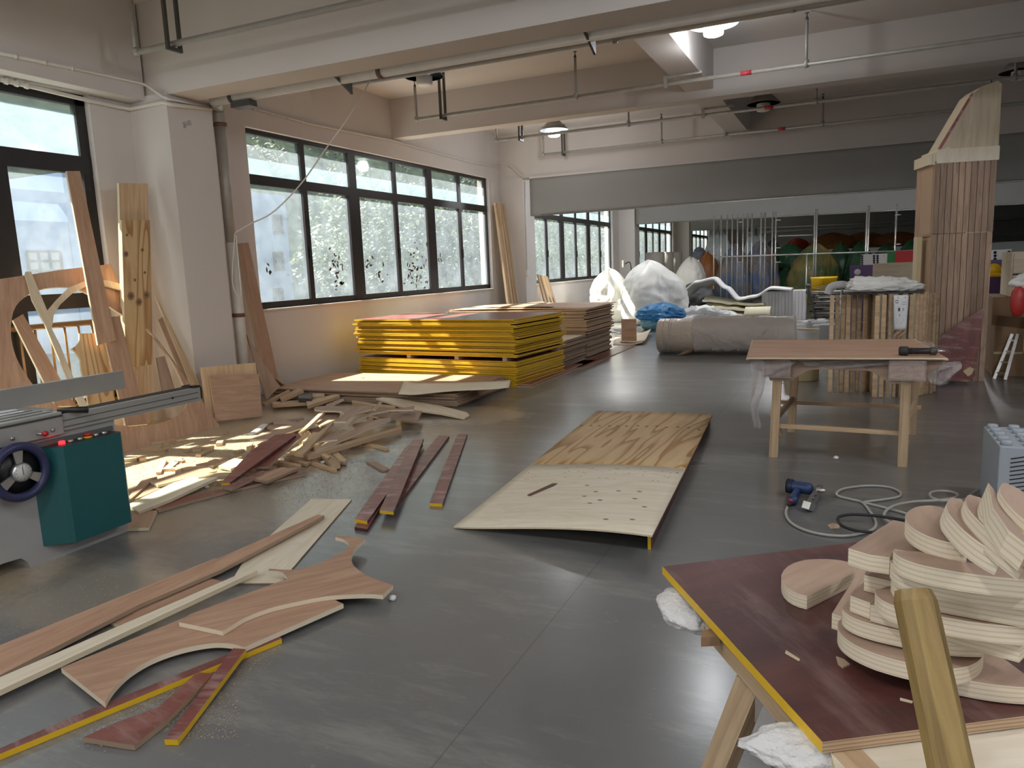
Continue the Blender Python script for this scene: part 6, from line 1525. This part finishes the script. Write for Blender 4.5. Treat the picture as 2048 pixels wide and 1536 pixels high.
# trestle under it
zu = ZB-.0185
tr_ = empty('saw_trestle', PZ(1500, 1500, 0), 'timber trestle carrying the dark red board', 'trestle')
ba = PZ(1404, 1252, zu-.026); hd = Vector((dd.x, dd.y, 0)).normalized(); hn = Vector((-hd.y, hd.x, 0)); hn = hn if hn.x > 0 else -hn; ba = ba+hn*.030
bar('beam', ba, ba+hd*.62, .045, .05, 'timber', tr_)
bar('beam', ba+hn*.55, ba+hn*.55+hd*.62, .045, .05, 'timber', tr_)
sv = ba+hd*.20+hn*.02+Vector((0, 0, -.045)); bar('film_sleeve', sv, sv+hd*.10, .075, .075, 'cling_film', tr_)
for (px_, py_, fx_, fy_, w_) in ((1512, 1352, 1352, 1750, .062), (1592, 1402, 1560, 1640, .055)):
    tp = PZ(px_, py_, zu-.075); ft = PZ(fx_, fy_, 0.0)
    bar('leg', ft, tp, w_, .045, 'timber', tr_, (1, -.5, 0))
for k in (.05, .55):
    q = ba+hn*.55+hd*k; bar('leg', Vector((q.x+.14, q.y+(.1 if k > .3 else -.06), 0)), q+Vector((0, 0, -.02)), .055, .045, 'timber', tr_, (1, 0, 0))
# white fibre padding under the board at two corners
blob('fibre_pad', PZ(1370, 1230, zu-.045), (.082, .05, .028), 'fibre_white', .16, 1.6, .05, 2, 5, .1, rz=-.9, label='tuft of white fibre padding under the far left corner of the red board', cat='padding')
lb3 = bpy.data.objects['fibre_pad']; lb3.location.z = zu-.062
blob('fibre_pad', PZ(1640, 1535, zu-.055), (.10, .05, .03), 'fibre_white', .14, 1.6, .05, 4, 5, .1, rz=.2, label='white fibre padding under the near corner of the red board', cat='padding')
flatpx('brown_shim', [(1404, 1262), (1438, 1252), (1440, 1272), (1402, 1274)], zu-.004, .02, ['cardboard'], label='brown cardboard shim between padding and trestle', cat='shim')
# pale board under the red one, at the near right
flatpx('pale_board', [(1660, 1500), (1690, 1478), (2300, 1400), (2500, 1600), (1700, 1640)], zu-.002, .018, ['ply_white', 'edge_light'], label='pale plywood board lying under the red board', cat='board')
PBo = bpy.data.objects['pale_board']

# half discs of glued plywood heaped on the board
c3 = crop(1640, 950, 5.0196); c4 = crop(1640, 1180, 5.0196)
T = .028
def hd_(cr, pts, z, lab, tilt=None, th=T, smoothing=True, cat='half disc', name='half_disc'):
    px = cr(pts)
    if tilt is None: return flatpx(name, px, z, th, ['ply_brown', 'edge_cut'], label=lab, cat=cat)
    p0 = PZ(*px[0], z); return planepx(name, px, p0, tilt, th, ['ply_brown', 'edge_cut'], label=lab, cat=cat)
def arc(p, q, r, n=10):
    """quadratic curve p - q - r in crop pixels"""
    return [((1-t)**2*p[0]+2*t*(1-t)*q[0]+t*t*r[0], (1-t)**2*p[1]+2*t*(1-t)*q[1]+t*t*r[1]) for t in [k/n for k in range(n+1)]]
hd_(cF, arc((1000, 705), (875, 680), (875, 605), 6)+arc((875, 605), (900, 528), (1060, 526), 6)[1:]+arc((1060, 526), (1180, 526), (1240, 556), 6)[1:]+[(1225, 595)], ZB+T+.001, 'single half disc lying apart at the far left of the red board')
Z = lambda k: ZB+.001+(k)*(T+.0015)
hd_(c4, [(1640, 600)]+arc((1280, 862), (1700, 960), (2048, 975), 10)+[(2500, 960), (2500, 880), (2048, 840), (1850, 690)], Z(1), 'half disc at the bottom of the heap, next to the hammer handle')
hd_(c4, arc((185, 310), (120, 480), (560, 640), 10)+arc((560, 640), (960, 770), (1300, 790), 8)[1:]+arc((1300, 790), (1600, 780), (1645, 630), 8)[1:]+[(1500, 480), (900, 330), (320, 230)], Z(2)-.004, 'largest half disc low on the near side of the heap')
hd_(c4, arc((222, 180), (260, 300), (760, 395), 10)+arc((760, 395), (1300, 520), (1650, 500), 8)[1:]+[(1600, 330), (1000, 130), (300, 90)], Z(3), 'half disc lying on the largest one')
hd_(c3, [(120, 1390), (360, 1010), (360, 890), (480, 895), (440, 1010), (330, 1240), (215, 1420)], Z(2), 'narrow sloping offcut at the far left of the heap', cat='offcut', name='plywood_offcut')
hd_(c4, [(508, 148), (2012, 548), (2080, 480), (2300, 460), (1500, 120), (620, 60)], Z(4), 'straight edged half disc with layered side under the upper pair')
hd_(c3, [(305, 1210), (505, 1285), (640, 1180), (560, 1090), (480, 1050), (340, 1150)], Z(4), 'small square offcut on the left of the heap', cat='offcut', name='plywood_offcut')
hd_(c3, arc((552, 1155), (560, 1270), (850, 1340), 8)+arc((850, 1340), (1500, 1500), (2100, 1530), 6)[1:]+[(2100, 1300), (1200, 1150), (720, 1110)], Z(5), 'broad half disc in the middle of the heap')
hd_(c3, [(445, 1003), (745, 1075), (800, 1000), (700, 910), (490, 890)], Z(5), 'layered oblong offcut on the left of the heap', cat='offcut', name='plywood_offcut')
hd_(c3, arc((715, 1000), (760, 1130), (1100, 1180), 6)+[(1600, 1270), (2150, 1360), (2150, 1180), (1300, 1060), (760, 940)], Z(6), 'half disc third from the top of the middle pile')
hd_(c3, arc((705, 850), (730, 950), (1000, 1020), 6)+[(1500, 1110), (2150, 1180), (2150, 1050), (1300, 930), (780, 840)], Z(7), 'half disc just under the top of the middle pile')
hd_(c3, arc((735, 755), (760, 840), (1050, 910), 8)+arc((1050, 910), (1500, 1010), (2150, 1055), 8)[1:]+[(2150, 950), (1700, 910), (1300, 850), (1000, 770)], Z(8), 'topmost half disc of the middle pile')
hd_(c3, [(285, 735), (500, 800), (700, 828), (745, 745), (1125, 800), (1150, 738), (860, 480), (735, 452)], Z(7)+.004, 'wide four cornered piece with a notch at the back of the heap', cat='offcut', name='plywood_offcut')
hd_(c3, arc((1480, 690), (1200, 690), (960, 550), 8)+arc((960, 550), (840, 470), (855, 400), 6)[1:]+arc((855, 400), (920, 300), (1120, 305), 6)[1:]+[(1240, 330)], Z(9)-.004, 'flat lying half disc at the back with rounded left side')
tl = (.30, .06, .95)
hd_(c3, arc((1840, 810), (1480, 640), (1290, 380), 8)+arc((1290, 380), (1240, 250), (1330, 225), 5)[1:]+[(1420, 240)], Z(10), 'first of the leaning half discs beside the flat one', tl)
hd_(c3, arc((2080, 850), (1700, 600), (1490, 340), 8)+arc((1490, 340), (1430, 220), (1500, 195), 5)[1:]+[(1610, 225)], Z(10)+.02, 'second of the leaning half discs', tl)
hd_(c3, arc((2080, 750), (1820, 540), (1640, 330), 8)+arc((1640, 330), (1600, 210), (1660, 188), 5)[1:]+[(1720, 240)], Z(10)+.04, 'third of the leaning half discs', tl)
hd_(c3, [(1690, 78), (1750, 150), (1780, 240), (2100, 680), (2100, 720), (1900, 560), (1740, 330)], Z(10)+.06, 'narrow strip between the leaning half discs', tl, cat='offcut', name='plywood_offcut')
hd_(c3, arc((2150, 520), (1900, 350), (1810, 180), 8)+arc((1810, 180), (1790, 70), (1870, 78), 5)[1:]+[(2000, 140), (2150, 260)], Z(10)+.085, 'last and highest of the leaning half discs', tl)

# sledge hammer standing on its head, handle up past the board
T0 = PD(1826, 1180, .80); S0 = PD(1898, 1520, .735)
dirh = (S0-T0).normalized(); B0 = T0+dirh*((T0.z-.06)/-dirh.z)
hm = empty('hammer', (B0.x, B0.y, 0), 'long wooden hammer handle standing up in front of the half discs', 'hammer')
hl = (T0-B0).length; hme = tubemesh([(0, 0, 0), (.3, 0, 0), (hl-.012, 0, 0), (hl, 0, 0)], [.020, .021, .0215, .018], 'hammer_wood', 8)
hme.polygons.foreach_set('use_smooth', [False]*len(hme.polygons))
obj('handle', hme, hm, frame(B0, T0-B0, (T0-B0).orthogonal()))
box('hammer_head', (B0.x-.08, B0.y-.03, .001), (B0.x+.08, B0.y+.03, .065), 'dark_steel', hm, .01)
